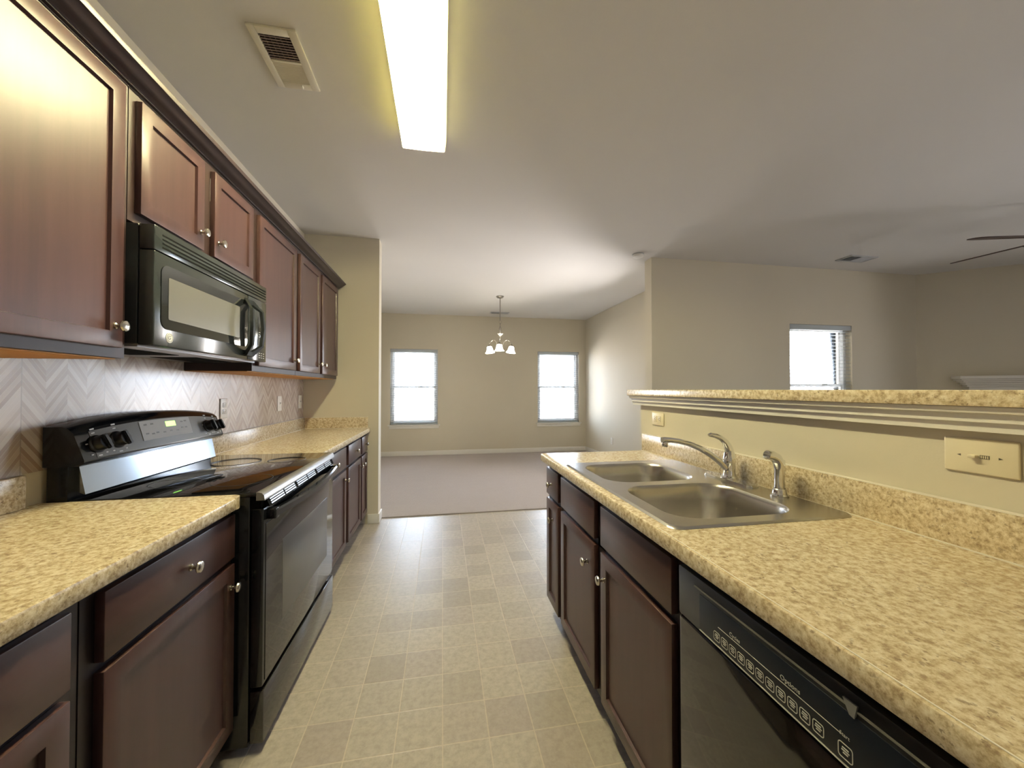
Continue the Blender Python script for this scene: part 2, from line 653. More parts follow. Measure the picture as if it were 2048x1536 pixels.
# baseboards
struct('baseboard_far', MB().box(XL, XD, YF - 0.014, YF, 0.008, 0.095, 0.004), 'trim_paint', 'white baseboard under the far windows')
struct('baseboard_dining', MB().box(XD - 0.014, XD, YE, YF - 0.014, 0.008, 0.095, 0.004), 'trim_paint')
bb = MB()
bb.box(XL, XL + 0.014, YE, YF - 0.014, 0.008, 0.095, 0.004)
struct('baseboard_left', bb, 'trim_paint')
bb = MB()
bb.box(-0.70, -0.605, YS - 0.014, YS, 0, 0.09, 0.004)
bb.box(-0.607, -0.591, YS - 0.014, YE + 0.014, 0, 0.09, 0.004)
struct('baseboard_stub', bb, 'trim_paint', 'small baseboard wrapping the end of the stub wall')
bb = MB()
bb.box(2.251, 2.265, YS - 0.014, YE, 0.008, 0.095, 0.004)
bb.box(2.265, 5.93, YS - 0.014, YS, 0.008, 0.095, 0.004)
struct('baseboard_living', bb, 'trim_paint')

# cap moulding under the raised bar top
def mould(off):
    return [(0.0, 1.186), (0.026, 1.186), (0.028, 1.206), (0.037, 1.208), (0.038, 1.226), (0.050, 1.229), (0.053, 1.242), (0.0, 1.242)]
tm = MB()
tm.prism([(XB - x, z) for x, z in mould(0)], -0.70, 2.175 + 0.05, 'Y')
tm.prism([(2.175 + x, z) for x, z in mould(0)], XB - 0.001, XB + 0.126, 'X')
tm.prism([(XB + 0.125 + x, z) for x, z in mould(0)], -0.70, 2.175 + 0.05, 'Y')
struct('trim_1', tm, 'trim_paint', 'white stepped moulding under the raised bar top')
struct('trim_2', MB().box(-0.605, XD - 0.014, YE - 0.012, YE + 0.006, 0.0, 0.0105, 0.002), 'carpet', 'carpet edge strip at the kitchen opening')


# windows: frame, two sashes with panes, sill
def window(n, horiz, a0, a1, z0, z1, face, out, label, sill=True):
    """horiz 'X' or 'Y': wall direction; face = room-side wall coordinate, out = +1/-1 outward"""
    root = bpy.data.objects.new('window_%d' % n, None)
    C.objects.link(root)
    root['kind'] = 'structure'
    root['label'] = label
    mid = ((a0 + a1) / 2)
    root.location = (mid, face, z0) if horiz == 'X' else (face, mid, z0)

    def B(mb, p0, p1, d0, d1, za, zb, bev=0.0):
        da, db = sorted((face + out * d0, face + out * d1))
        if horiz == 'X':
            mb.box(p0, p1, da, db, za, zb, bev)
        else:
            mb.box(da, db, p0, p1, za, zb, bev)
    zm = (z0 + z1) / 2
    f = MB()
    B(f, a0, a0 + 0.045, 0.075, 0.135, z0, z1, 0.003)
    B(f, a1 - 0.045, a1, 0.075, 0.135, z0, z1, 0.003)
    B(f, a0 + 0.045, a1 - 0.045, 0.075, 0.135, z0, z0 + 0.05, 0.003)
    B(f, a0 + 0.045, a1 - 0.045, 0.075, 0.135, z1 - 0.04, z1, 0.003)
    f.build('frame', 'vinyl_white', root)
    for za, zb, d in ((z0 + 0.05, zm + 0.012, 0.082), (zm - 0.012, z1 - 0.04, 0.106)):
        sa = MB()
        i0, i1 = a0 + 0.045, a1 - 0.045
        B(sa, i0, i0 + 0.03, d, d + 0.022, za, zb)
        B(sa, i1 - 0.03, i1, d, d + 0.022, za, zb)
        B(sa, i0 + 0.03, i1 - 0.03, d, d + 0.022, za, za + 0.03)
        B(sa, i0 + 0.03, i1 - 0.03, d, d + 0.022, zb - 0.03, zb)
        so = sa.build('sash', 'vinyl_white', root)
        g = MB()
        B(g, i0 + 0.028, i1 - 0.028, d + 0.009, d + 0.013, za + 0.028, zb - 0.028)
        g.build('pane', 'window_glass', so)
    lk = MB()
    B(lk, mid + 0.09, mid + 0.16, 0.066, 0.082, zm + 0.0, zm + 0.022, 0.004)
    lk.build('sash_lock', 'vent_grey', root)
    if sill:
        sl = MB()
        B(sl, a0 - 0.035, a1 + 0.045, -0.035, 0.0, z0 - 0.022, z0, 0.004)
        B(sl, a0, a1, 0.0, 0.075, z0 - 0.010, z0 + 0.0005)
        B(sl, a0 - 0.015, a1 + 0.025, -0.014, 0.0, z0 - 0.075, z0 - 0.022, 0.003)
        sl.build('sill', 'trim_paint', root)
    return root


window(1, 'X', *WIN_FAR[0], *WZ, YF, 1, 'left sash window in the far dining wall')
window(2, 'X', *WIN_FAR[1], *WZ, YF, 1, 'right sash window in the far dining wall')
window(3, 'X', *WIN_LIV, *WZ, YS, 1, 'window in the living room wall above the bar')
for i, (a, b) in enumerate(WIN_RIGHT):
    window(4 + i, 'Y', a, b, *WRZ, XR, 1, 'living room window out of the frame')
window(10, 'Y', *WIN_FILL, *WZ_FILL, XD, 1, 'added unseen dining window letting in fill daylight')
for i, (a, b) in enumerate(WIN_REAR):
    window(6 + i, 'X', a, b, 0.55, 2.10, YR, -1, 'window behind the camera')


def blind(a0, a1, z0, z1, y, label, tilt=4.0, zbot=None):
    r = thing('window_blind', label, 'blind', ((a0 + a1) / 2, y, z1), 'white slatted blinds in the windows')
    zbot = z0 + 0.004 if zbot is None else zbot
    MB().box(a0 + 0.006, a1 - 0.006, y + 0.006, y + 0.062, z1 - 0.058, z1 - 0.002, 0.004).build('headrail', 'blind_white', r)
    sl = MB()
    z = zbot + 0.045
    ct, st = math.cos(R(tilt)), math.sin(R(tilt))
    while z < z1 - 0.075:
        yc = y + 0.036
        pts = []
        for q in range(5):
            d = -0.024 + 0.012 * q
            cr_ = 0.0022 * (1 - (d / 0.024) ** 2)
            pts.append((yc + d * ct, z + d * st + cr_))
        top = [(p[0], p[1] + 0.0022) for p in reversed(pts)]
        sl.prism(pts + top, a0 + 0.010, a1 - 0.010, 'X')
        z += 0.043
    sl.build('slats', 'blind_white', r)
    MB().box(a0 + 0.008, a1 - 0.008, y + 0.014, y + 0.058, zbot, zbot + 0.022, 0.004).build('bottom_rail', 'blind_white', r)
    cd = MB()
    for f in (0.14, 0.86):
        xc = a0 + (a1 - a0) * f
        cd.box(xc - 0.0012, xc + 0.0012, y + 0.0085, y + 0.0105, zbot + 0.02, z1 - 0.05)
    cd.build('ladder_cord', 'blind_white', r)
    return r


blind(*WIN_FAR[0], *WZ, YF - 0.004, 'white slatted blind over the left window of the far dining wall')
blind(*WIN_FAR[1], *WZ, YF - 0.004, 'white slatted blind over the right window of the far dining wall')
blind(*WIN_LIV, *WZ, YS - 0.004, 'white slatted blind over the living room window seen above the bar')


# ------------------------------------------------------------------ cabinets
def knob(x, sg, y, z, parent):
    prof = [(0.0, 0.0), (0.0095, 0.0), (0.0095, 0.003), (0.0058, 0.0055), (0.0052, 0.014), (0.0085, 0.0185), (0.0158, 0.0205), (0.0168, 0.0235), (0.0150, 0.0275), (0.0085, 0.0300), (0.0, 0.0305)]
    MB().lathe(prof, (x, y, z), 'X' if sg > 0 else '-X', 24).build('knob', 'nickel', parent, 'round brushed nickel knob')


def cab_body(sg, xback, xface, y0, y1, z0, z1, mids=(), rails=(), toe=0.0):
    """carcass with a face frame. face at xface facing sg"""
    mb = MB()
    xf0 = xface - sg * 0.019
    def bx(a, b, *r):
        mb.box(min(a, b), max(a, b), *r)
    zb = z0 + toe
    bx(xback, xf0, y0, y0 + 0.016, zb, z1)
    bx(xback, xf0, y1 - 0.016, y1, zb, z1)
    bx(xback, xf0, y0 + 0.016, y1 - 0.016, zb, zb + 0.016)
    bx(xback, xback + sg * 0.008, y0 + 0.016, y1 - 0.016, zb + 0.016, z1)
    # face frame
    bx(xf0, xface, y0, y0 + 0.04, zb, z1)
    bx(xf0, xface, y1 - 0.04, y1, zb, z1)
    bx(xf0, xface, y0 + 0.04, y1 - 0.04, z1 - 0.04, z1)
    bx(xf0, xface, y0 + 0.04, y1 - 0.04, zb, zb + 0.035)
    for m in mids:
        bx(xf0, xface, m - 0.035, m + 0.035, zb + 0.035, z1 - 0.04)
    for rz in rails:
        bx(xf0, xface, y0 + 0.04, y1 - 0.04, rz - 0.018, rz + 0.018)
    # inside faces right behind the doors stay dark
    if toe:
        xt = xface - sg * 0.075
        bx(xt - sg * 0.012, xt, y0, y1, z0, zb)
    return mb


XU, XUF = -0.970, -0.950      # upper face frame, upper door front
UG = 'dark cherry upper cabinets along the left wall'


def upper(y0, y1, z0, z1, doors, label, mids=()):
    r = thing('upper_cabinet', label, 'cabinet', (XL, (y0 + y1) / 2, z0), UG)
    cab_body(1, XL + 0.002, XU, y0, y1, z0, z1, mids).build('body', 'wood_half_shade', r)
    MB().box(XL + 0.004, XU - 0.022, y0 + 0.002, y1 - 0.002, z0 - 0.0035, z0 - 0.0002).build('underside', 'raw_wood', r, 'unfinished orange wood underside')
    for d0, d1, za, zb, ky, kz in doors:
        d = MB().shaker(XUF, 1, d0, d1, za, zb).build('door', 'wood', r)
        knob(XUF, 1, ky, kz, d)
    return r


upper(0.61, 1.378, 1.376, 2.232, [(0.645, 1.345, 1.405, 2.205, 1.318, 1.468)], 'large dark cherry wall cabinet with one tall door left of the microwave')
upper(1.382, 2.180, 1.812, 2.232, [(1.408, 1.739, 1.842, 2.205, 1.716, 1.908), (1.81, 2.147, 1.842, 2.205, 1.838, 1.908)],
      'short dark cherry wall cabinet with two doors directly above the microwave', (1.775,))
upper(2.184, 2.772, 1.376, 2.232, [(2.218, 2.737, 1.405, 2.205, 2.710, 1.47)],
      'tall dark cherry wall cabinet with a single door just beyond the microwave')
upper(2.776, 3.780, 1.376, 2.232, [(2.808, 3.238, 1.405, 2.205, 3.212, 1.478), (3.297, 3.751, 1.405, 2.205, 3.323, 1.478)],
      'tall dark cherry wall cabinet with two doors at the far end of the row', (3.267,))

cm = MB()
crown = [(0.0, 2.2325), (0.012, 2.2325), (0.012, 2.236), (0.016, 2.240), (0.030, 2.243), (0.044, 2.251), (0.056, 2.264), (0.064, 2.266), (0.066, 2.276), (0.066, 2.282), (0.0, 2.282)]
cm.prism([(XU + x, z) for x, z in crown], 0.61, 3.78, 'Y')
cm.prism([(3.78 - 0.001 + x, z) for x, z in crown], XL + 0.003, XU, 'X')
cm.prism([(XU, 2.2325), (XU + 0.066, 2.276), (XU + 0.066, 2.282), (XU, 2.282)], 3.78, 3.846, 'Y')
tag(cm.build('crown_moulding', 'wood_crown'), 'dark cherry crown moulding running along the tops of the wall cabinets', 'moulding')

# ---- base cabinets, left run
XBF, XBD = -0.720, -0.700     # frame face and door front
LG = 'dark cherry base cabinets along the left wall'


def base_left(y0, y1, fronts, label, mids=(), rail=0.694):
    r = thing('base_cabinet', label, 'cabinet', (XBF, (y0 + y1) / 2, 0), LG)
    cab_body(1, XL + 0.002, XBF, y0, y1, 0, 0.874, mids, (rail,), 0.10).build('body', 'wood_gap_shade', r)
    for d0, d1, kd, kk in fronts:
        dr = MB().shaker(XBD, 1, d0, d1, 0.704, 0.852, 0.02, 0).build('drawer_front', 'wood_horizontal', r)
        knob(XBD, 1, kd, 0.776, dr)
        d = MB().shaker(XBD, 1, d0, d1, 0.118, 0.684).build('door', 'wood', r)
        knob(XBD, 1, kk, 0.612, d)
    return r


base_left(0.13, 0.918, [(0.16, 0.505, 0.33, 0.475), (0.545, 0.882, 0.71, 0.575)], 'dark cherry two-door base cabinet at the bottom left corner of the photo', (0.525,))
base_left(0.922, 1.485, [(0.955, 1.472, 1.235, 1.447)], 'dark cherry base cabinet with one drawer over one door just left of the range')
base_left(2.385, 3.055, [(2.42, 3.022, 2.72, 2.995)], 'dark cherry base cabinet with one wide drawer just beyond the range')
base_left(3.059, 3.845, [(3.095, 3.535, 3.335, 3.508), (3.588, 3.836, 3.730, 3.616)],
          'dark cherry two-door base cabinet beside the stub wall, past the range', (3.562,))

# ---- counters
def slab(mb, xf, sg, xb, y0, y1, z1=ZK, th=0.040):
    """counter slab with an eased front edge; front at xf, facing sg"""
    z0 = z1 - th
    r = 0.007
    prof = [(xb, z0), (xf - sg * 0.002, z0), (xf, z0 + 0.003), (xf, z1 - r), (xf - sg * r * 0.3, z1 - r * 0.3), (xf - sg * r, z1), (xb, z1)]
    mb.prism(prof, y0, y1, 'Y')
    return mb


def rounded_corner(mb, xf, sg, xb, y0, y1, rad, z1=ZK, th=0.04):
    """short end piece whose outer corner (xf, y1) is rounded in plan"""
    pts = [(xb, y0), (xf, y0)]
    for i in range(7):
        a = R(90 * i / 6)
        pts.append((xf - sg * rad + sg * rad * math.cos(a), y1 - rad + rad * math.sin(a)))
    pts.append((xb, y1))
    mb.prism(pts, z1 - th, z1, 'Z')


XCF = -0.683
r = thing('countertop', 'tan speckled laminate countertop left of the range, nearest the camera', 'countertop', (XCF, 0.8, ZK), 'speckled laminate countertops')
sm = MB()
slab(sm, XCF, 1, XL + 0.002, 0.10, 1.44)
rounded_corner(sm, XCF, 1, XL + 0.002, 1.44, 1.487, 0.030)
sm.build('slab', 'granite', r)
MB().box(XL + 0.003, XL + 0.021, 0.10, 1.43, ZK + 0.0003, ZK + 0.102, 0.003).build('backsplash', 'granite', r)
r = thing('countertop', 'tan speckled laminate countertop between the range and the stub wall', 'countertop', (XCF, 3.1, ZK), 'speckled laminate countertops')
sm = MB()
slab(sm, XCF, 1, XL + 0.002, 2.382, YS - 0.003)
sm.build('slab', 'granite', r)
bs = MB()
bs.box(XL + 0.003, XL + 0.021, 2.382, YS - 0.003, ZK + 0.0003, ZK + 0.102, 0.003)
bs.box(XL + 0.021, -0.70, YS - 0.021, YS - 0.003, ZK + 0.0003, ZK + 0.102, 0.003)
bs.build('backsplash', 'granite', r)
ca = MB()
ca.box(XL + 0.0211, XL + 0.024, 2.382, YS - 0.024, ZK + 0.0003, ZK + 0.003)
ca.box(XL + 0.024, -0.70, YS - 0.024, YS - 0.0211, ZK + 0.0003, ZK + 0.003)
ca.box(XL + 0.003, XL + 0.019, 2.382, YS - 0.003, ZK + 0.1021, ZK + 0.1045)
ca.box(XL + 0.019, -0.70, YS - 0.019, YS - 0.003, ZK + 0.1021, ZK + 0.1045)
ca.build('caulk_line', 'seam_white', r, 'pale caulk line along the backsplash')

# tiled sheet on the wall
tag(MB().box(XL + 0.0004, XL + 0.0028, 0.10, YS - 0.001, ZK + 0.103, 1.372).box(XL + 0.0004, XL + 0.0028, 1.384, 2.178, 1.372, 1.4155).build('tile_backsplash', 'chevron'), 'taupe chevron-pattern backsplash sheet on the wall under the upper cabinets', 'backsplash')

# ---- right run
XRF, XRD, XRC = 0.600, 0.580, 0.555
SY0, SY1 = 0.905, 1.800       # sink cut-out span
SX0, SX1 = 0.588, 1.172
r = thing('countertop', 'tan speckled laminate countertop holding the sink along the half wall', 'countertop', (XRC, 1.0, ZK), 'speckled laminate countertops')
sm = MB()
YC0, YC1 = -0.62, 2.13
cx0, cx1, cy0, cy1 = SX0 + 0.018, SX1 - 0.018, SY0 + 0.018, SY1 - 0.018
slab(sm, XRC, -1, cx0, YC0, YC1)
z0 = ZK - 0.04
sm.box(cx0, XB - 0.002, YC0, cy0, z0, ZK)
sm.box(cx0, XB - 0.002, cy1, YC1, z0, ZK)
sm.box(cx1, XB - 0.002, cy0, cy1, z0, ZK)
sm.build('slab', 'granite', r)
MB().box(XB - 0.021, XB - 0.003, YC0, YC1 - 0.002, ZK + 0.0003, ZK + 0.102, 0.003).build('backsplash', 'granite', r)
ca = MB()
ca.box(XB - 0.0240, XB - 0.0211, YC0, YC1 - 0.002, ZK + 0.0003, ZK + 0.003)
ca.box(XB - 0.0190, XB - 0.003, YC0, YC1 - 0.002, ZK + 0.1021, ZK + 0.1045)
ca.build('caulk_line', 'seam_white', r, 'pale caulk line along the backsplash')
MB().box(XRC + 0.0062, XRC + 0.0086, YC0, 0.93, ZK - 0.0002, ZK + 0.0006).build('edge_line', 'seam_white', r, 'thin white line along the front edge')  # narrow white strip on top of the front edge, near part only

RG = 'dark cherry base cabinets on the sink side'


def base_right(name, y0, y1, fronts, label, mids=(), real_drawer=True, rail=0.692, cat='cabinet'):
    r = thing(name, label, cat, (XRF, (y0 + y1) / 2, 0), RG)
    cab_body(-1, XB - 0.003, XRF, y0, y1, 0, 0.874, mids, (rail,), 0.10).build('body', 'wood_gap_shade', r)
    for d0, d1, kd, kk in fronts:
        dr = MB().shaker(XRD, -1, d0, d1, 0.700, 0.845, 0.02, 0).build('drawer_front', 'wood_horizontal', r)
        if kd is not None:
            knob(XRD, -1, kd, 0.766, dr)
        d = MB().shaker(XRD, -1, d0, d1, 0.122, 0.676).build('door', 'wood', r)
        knob(XRD, -1, kk, 0.585, d)
    return r


base_right('base_cabinet', 1.864, 2.115, [(1.886, 2.100, 2.000, 1.975)], 'narrow dark cherry base cabinet with one drawer, farthest on the sink side')
base_right('sink_cabinet', 0.874, 1.860, [(1.412, 1.838, None, 1.478), (0.902, 1.352, None, 1.322)], 'wide dark cherry sink cabinet with two doors and plain false drawer fronts', (1.382,))
base_right('base_cabinet', -0.60, 0.236, [(-0.57, -0.20, -0.385, -0.23), (-0.16, 0.205, 0.02, -0.13)], 'dark cherry two-door base cabinet on the near side of the dishwasher', (-0.18,))

# raised bar top
bt = MB()
bt.box(1.138, 1.50, -0.76, 2.235, 1.243, 1.279, 0.003)
tag(bt.build('bar_top', 'granite'), 'speckled laminate raised bar top above the half wall behind the sink', 'bar top')

# ------------------------------------------------------------------ sink, faucet, sprayer
def rrect(x0, x1, y0, y1, r, n=6):
    pts = []
    for cx, cy, a0 in ((x1 - r, y1 - r, 0), (x0 + r, y1 - r, 90), (x0 + r, y0 + r, 180), (x1 - r, y0 + r, 270)):
        for i in range(n + 1):
            a = R(a0 + 90 * i / n)
            pts.append((cx + r * math.cos(a), cy + r * math.sin(a)))
    return pts


BOWLS = [(0.640, 1.030, 1.380, 1.735), (0.640, 1.050, 0.955, 1.325)]
sk = thing('kitchen_sink', 'double-bowl stainless steel drop-in sink set in the right countertop', 'sink', ((SX0 + SX1) / 2, (SY0 + SY1) / 2, ZK))
t = bmesh.new()
ZT = ZK + 0.0065


def loop(pts, z):
    vs = [t.verts.new((x, y, z)) for x, y in pts]
    es = [t.edges.new((vs[i], vs[(i + 1) % len(vs)])) for i in range(len(vs))]
    return vs, es


o_v, o_e = loop(rrect(SX0 + 0.006, SX1 - 0.006, SY0 + 0.006, SY1 - 0.006, 0.03), ZT)
allE = list(o_e)
inner = []
for x0, x1, y0, y1 in BOWLS:
    v, e_ = loop(rrect(x0, x1, y0, y1, 0.095, 8), ZT)
    inner.append((v, (x0, x1, y0, y1)))
    allE += e_
bmesh.ops.triangle_fill(t, edges=allE, use_beauty=True)


def bridge(a, b):
    n_ = len(a)
    for i in range(n_):
        t.faces.new((a[i], a[(i + 1) % n_], b[(i + 1) % n_], b[i])).smooth = True


rim = [t.verts.new((x, y, ZK + 0.0006)) for x, y in rrect(SX0, SX1, SY0, SY1, 0.034)]
bridge(o_v, rim)
for v, (x0, x1, y0, y1) in inner:
    prev = v
    for ins, z, rr in ((0.004, ZT - 0.004, 0.092), (0.008, ZT - 0.014, 0.09), (0.014, ZT - 0.06, 0.085), (0.022, ZT - 0.125, 0.08), (0.034, ZT - 0.152, 0.075), (0.055, ZT - 0.165, 0.065), (0.085, ZT - 0.169, 0.05)):
        cur = [t.verts.new((x, y, z)) for x, y in rrect(x0 + ins, x1 - ins, y0 + ins, y1 - ins, rr, 8)]
        bridge(prev, cur)
        prev = cur
    t.faces.new(prev).smooth = True
mb = MB()
mb.add(t)
mb.build('basin', 'stainless', sk)
for x0, x1, y0, y1 in BOWLS:
    cx, cy = (x0 + x1) / 2, (y0 + y1) / 2
    MB().lathe([(0.0, -0.004), (0.030, -0.004), (0.034, 0.001), (0.044, 0.003), (0.047, 0.0005)], (cx, cy, ZT - 0.1685), 'Z', 28).lathe([(0.0, 0.006), (0.02, 0.005), (0.022, -0.002)], (cx, cy, ZT - 0.1685), 'Z', 20).build('drain', 'chrome', sk, 'round chrome drain')

FY, FX = 1.345, 1.122
fa = thing('kitchen_faucet', 'chrome single-lever kitchen faucet with a long low spout', 'faucet', (FX, FY, ZT))
pl = MB()
pl.prism(rrect(FX - 0.031, FX + 0.031, FY - 0.128, FY + 0.128, 0.030), ZT, ZT + 0.004, 'Z')
pl.prism(rrect(FX - 0.028, FX + 0.028, FY - 0.124, FY + 0.124, 0.027), ZT + 0.004, ZT + 0.008, 'Z')
pl.build('deck_plate', 'chrome', fa)
MB().lathe([(0.031, 0.008), (0.031, 0.013), (0.024, 0.018), (0.0215, 0.03), (0.0215, 0.068), (0.0235, 0.070), (0.0235, 0.086), (0.022, 0.092), (0.019, 0.108), (0.012, 0.122), (0.0, 0.126)], (FX, FY, ZT), 'Z', 28).build('valve_body', 'chrome', fa)
sp_pts = [(FX - 0.016, FY, ZT + 0.048), (1.075, FY, 0.998), (1.035, FY, 1.026), (0.990, FY, 1.051), (0.945, FY, 1.069), (0.900, FY, 1.080), (0.865, FY, 1.085), (0.842, FY, 1.086), (0.830, FY, 1.085)]
spo = MB().tube(sp_pts, [0.0125, 0.012, 0.0115, 0.011, 0.0105, 0.0105, 0.0105, 0.0115, 0.0115], 14).build('spout', 'chrome', fa)
MB().lathe([(0.0, 0.0), (0.0095, 0.0), (0.0115, 0.003), (0.0115, 0.018), (0.009, 0.022)], (0.842, FY, 1.060), 'Z', 18).build('aerator', 'chrome', spo)
lv = [(FX, FY, 1.035), (FX - 0.006, FY, 1.052), (FX - 0.018, FY, 1.072), (FX - 0.036, FY, 1.087), (FX - 0.060, FY, 1.097), (FX - 0.084, FY, 1.102), (FX - 0.093, FY, 1.101)]
MB().tube(lv, [0.018, 0.0165, 0.013, 0.0105, 0.0095, 0.0085, 0.004], 14, 0.8).build('lever', 'chrome', fa)

PX, PY = 1.118, 1.112
sr = thing('side_sprayer', 'chrome pull-out side sprayer standing beside the faucet', 'sprayer', (PX, PY, ZT))
MB().lathe([(0.027, 0.0), (0.027, 0.005), (0.022, 0.009), (0.020, 0.024), (0.017, 0.027)], (PX, PY, ZT), 'Z', 24).build('base', 'chrome', sr)
MB().tube([(PX, PY, ZT + 0.024), (PX, PY, ZT + 0.06), (PX + 0.001, PY, ZT + 0.09), (PX - 0.002, PY, ZT + 0.112), (PX - 0.012, PY, ZT + 0.128), (PX - 0.028, PY, ZT + 0.137), (PX - 0.048, PY, ZT + 0.140)],
          [0.0155, 0.0145, 0.0155, 0.0175, 0.0180, 0.0165, 0.0150], 16).build('spray_head', 'chrome', sr)
MB().box(PX + 0.010, PX + 0.021, PY - 0.006, PY + 0.006, ZT + 0.070, ZT + 0.122, 0.004).build('trigger', 'chrome', sr)

# ------------------------------------------------------------------ range
RY0, RY1 = 1.492, 2.372
rg = thing('electric_range', 'black freestanding electric range with smooth glass cooktop between the left countertops', 'range', (-0.9, (RY0 + RY1) / 2, 0))
bd = MB()
bd.box(-1.255, -0.665, RY0 + 0.002, RY1 - 0.002, 0.03, 0.902, 0.004)
for fx_ in (-1.2, -0.72):
    for fy_ in (RY0 + 0.06, RY1 - 0.06):
        bd.lathe([(0.0, 0.0), (0.018, 0.0), (0.018, 0.031), (0.0, 0.031)], (fx_, fy_, 0.0), 'Z', 12)
bd.build('body', 'appliance_black', rg)
ct = MB()
ct.box(-1.200, -0.640, RY0, RY1, 0.902, 0.917, 0.004)
cto = ct.build('cooktop', 'cooktop_glass', rg)
for bx_, by_, br_ in ((-0.79, RY0 + 0.22, 0.105), (-0.79, RY1 - 0.21, 0.085), (-1.02, RY0 + 0.21, 0.08), (-1.02, RY1 - 0.22, 0.105)):
    MB().lathe([(br_ - 0.0015, 0.0), (br_ - 0.0015, 0.0004), (br_ + 0.0015, 0.0004), (br_ + 0.0015, 0.0)], (bx_, by_, 0.9171), 'Z', 48).build('burner_ring', 'appliance_black_satin', cto, 'thin printed burner ring')
MB().prism([(-0.640, 0.917), (-0.627, 0.914), (-0.619, 0.905), (-0.617, 0.888), (-0.645, 0.888), (-0.645, 0.917)], RY0, RY1, 'Y').build('front_trim', 'grey_trim', rg, 'light grey metal strip along the cooktop front')
MB().box(-0.665, -0.632, RY0 + 0.01, RY1 - 0.01, 0.850, 0.8875).build('vent_gap', 'void_black', rg)
# oven door
dz0, dz1 = 0.232, 0.858
od = MB()
od.box(-0.662, -0.622, RY0 + 0.004, RY1 - 0.004, dz0, dz1, 0.005)
odo = od.build('oven_door', 'appliance_black', rg)
MB().box(-0.6225, -0.6195, RY0 + 0.022, RY1 - 0.022, 0.245, 0.800, 0.001).build('door_glass', 'door_gloss', odo)
MB().box(-0.6198, -0.6188, RY0 + 0.165, RY1 - 0.125, 0.375, 0.690, 0.0004).build('oven_window', 'panel_grey', odo, 'paler see-through oven window')
vp = MB().prism([(-0.640, 0.8872), (-0.624, 0.8872), (-0.612, 0.8585), (-0.640, 0.8585)], RY0 + 0.03, RY1 - 0.03, 'Y').build('vent_panel', 'void_black', odo, 'black slotted vent strip above the oven handle')
vs = MB()
for q in (0.14, 0.42, 0.70):
    xa, za = -0.624 + 0.012 * q, 0.8872 - 0.0287 * q
    for j in range(6):
        ya = RY0 + 0.05 + j * 0.131
        vs.prism([(xa - 0.001, za), (xa + 0.0012, za), (xa + 0.0029, za - 0.0042), (xa + 0.0008, za - 0.0042)], ya, ya + (0.119 if j % 2 == 0 else 0.104), 'Y')
vs.build('vent_grille', 'grey_trim', vp, 'silver vent slats')
hd = MB()
npt = 15
hp = []
for i in range(npt):
    f_ = i / (npt - 1)
    hp.append((-0.602 + 0.034 * math.sin(math.pi * f_), RY0 + 0.035 + f_ * (RY1 - RY0 - 0.07), 0.832))
t = bmesh.new()
rgs = []
for x, y, z in hp:
    rgs.append([t.verts.new((x + a, y, z + b)) for a, b in ((-0.012, 0.013), (0.006, 0.014), (0.012, 0.008), (0.012, -0.012), (0.004, -0.017), (-0.012, -0.014))])
for a, b in zip(rgs, rgs[1:]):
    for i in range(6):
        t.faces.new((a[i], a[(i + 1) % 6], b[(i + 1) % 6], b[i]))
t.faces.new(rgs[0])
t.faces.new(rgs[-1])
hd.add(t)
hd.box(-0.624, -0.590, RY0 + 0.028, RY0 + 0.062, 0.812, 0.850, 0.005)
hd.box(-0.624, -0.590, RY1 - 0.062, RY1 - 0.028, 0.812, 0.850, 0.005)
hd.build('oven_handle', 'appliance_black', odo)
MB().box(-0.664, -0.618, RY0 + 0.006, RY1 - 0.006, 0.035, 0.218, 0.006).build('storage_drawer', 'door_gloss', rg)
# backguard
GY0, GY1 = 1.482, 2.285
bgd = MB()
bgd.box(-1.262, -1.205, GY0 + 0.012, GY1 - 0.006, 0.905, 1.03)
bgd.build('backguard', 'appliance_black', rg)
MB().prism([(-1.206, 0.945), (-1.176, 0.930), (-1.172, 0.930), (-1.192, 1.030), (-1.206, 1.030)], GY0 + 0.034, GY1 - 0.022, 'Y').build('glossy_strip', 'gloss_strip', rg, 'shiny metal strip below the control panel')
NP = 22
t = bmesh.new()
rr = []
def panel_prof(f_):
    arch = 0.030 * (1 - (2 * f_ - 1) ** 2) ** 0.9
    zt = 1.158 + arch
    return [(-1.264, 1.028), (-1.166, 1.028), (-1.152, 1.036), (-1.150, 1.046), (-1.182, zt - 0.022), (-1.198, zt - 0.006), (-1.215, zt), (-1.264, zt)]
for i in range(NP + 1):
    f_ = i / NP
    rr.append([t.verts.new((x, GY0 + f_ * (GY1 - GY0), z)) for x, z in panel_prof(f_)])
for a, b in zip(rr, rr[1:]):
    for i in range(8):
        t.faces.new((a[i], a[(i + 1) % 8], b[(i + 1) % 8], b[i]))
t.faces.new(rr[0])
t.faces.new(rr[-1])
pm = MB()
pm.add(t)
cpo = pm.build('control_panel', 'appliance_black', rg)
# flat grey fascia on the sloped face
def fasc(y, s, off=0.0015):
    """point on the sloped panel: s 0..1 from bottom to top"""
    f_ = (y - GY0) / (GY1 - GY0)
    p = panel_prof(f_)
    (x0_, z0_), (x1_, z1_) = p[3], p[4]
    nx, nz = (z1_ - z0_), -(x1_ - x0_)
    ln = math.hypot(nx, nz)
    return Vector((x0_ + (x1_ - x0_) * s + nx / ln * off, y, z0_ + (z1_ - z0_) * s + nz / ln * off))


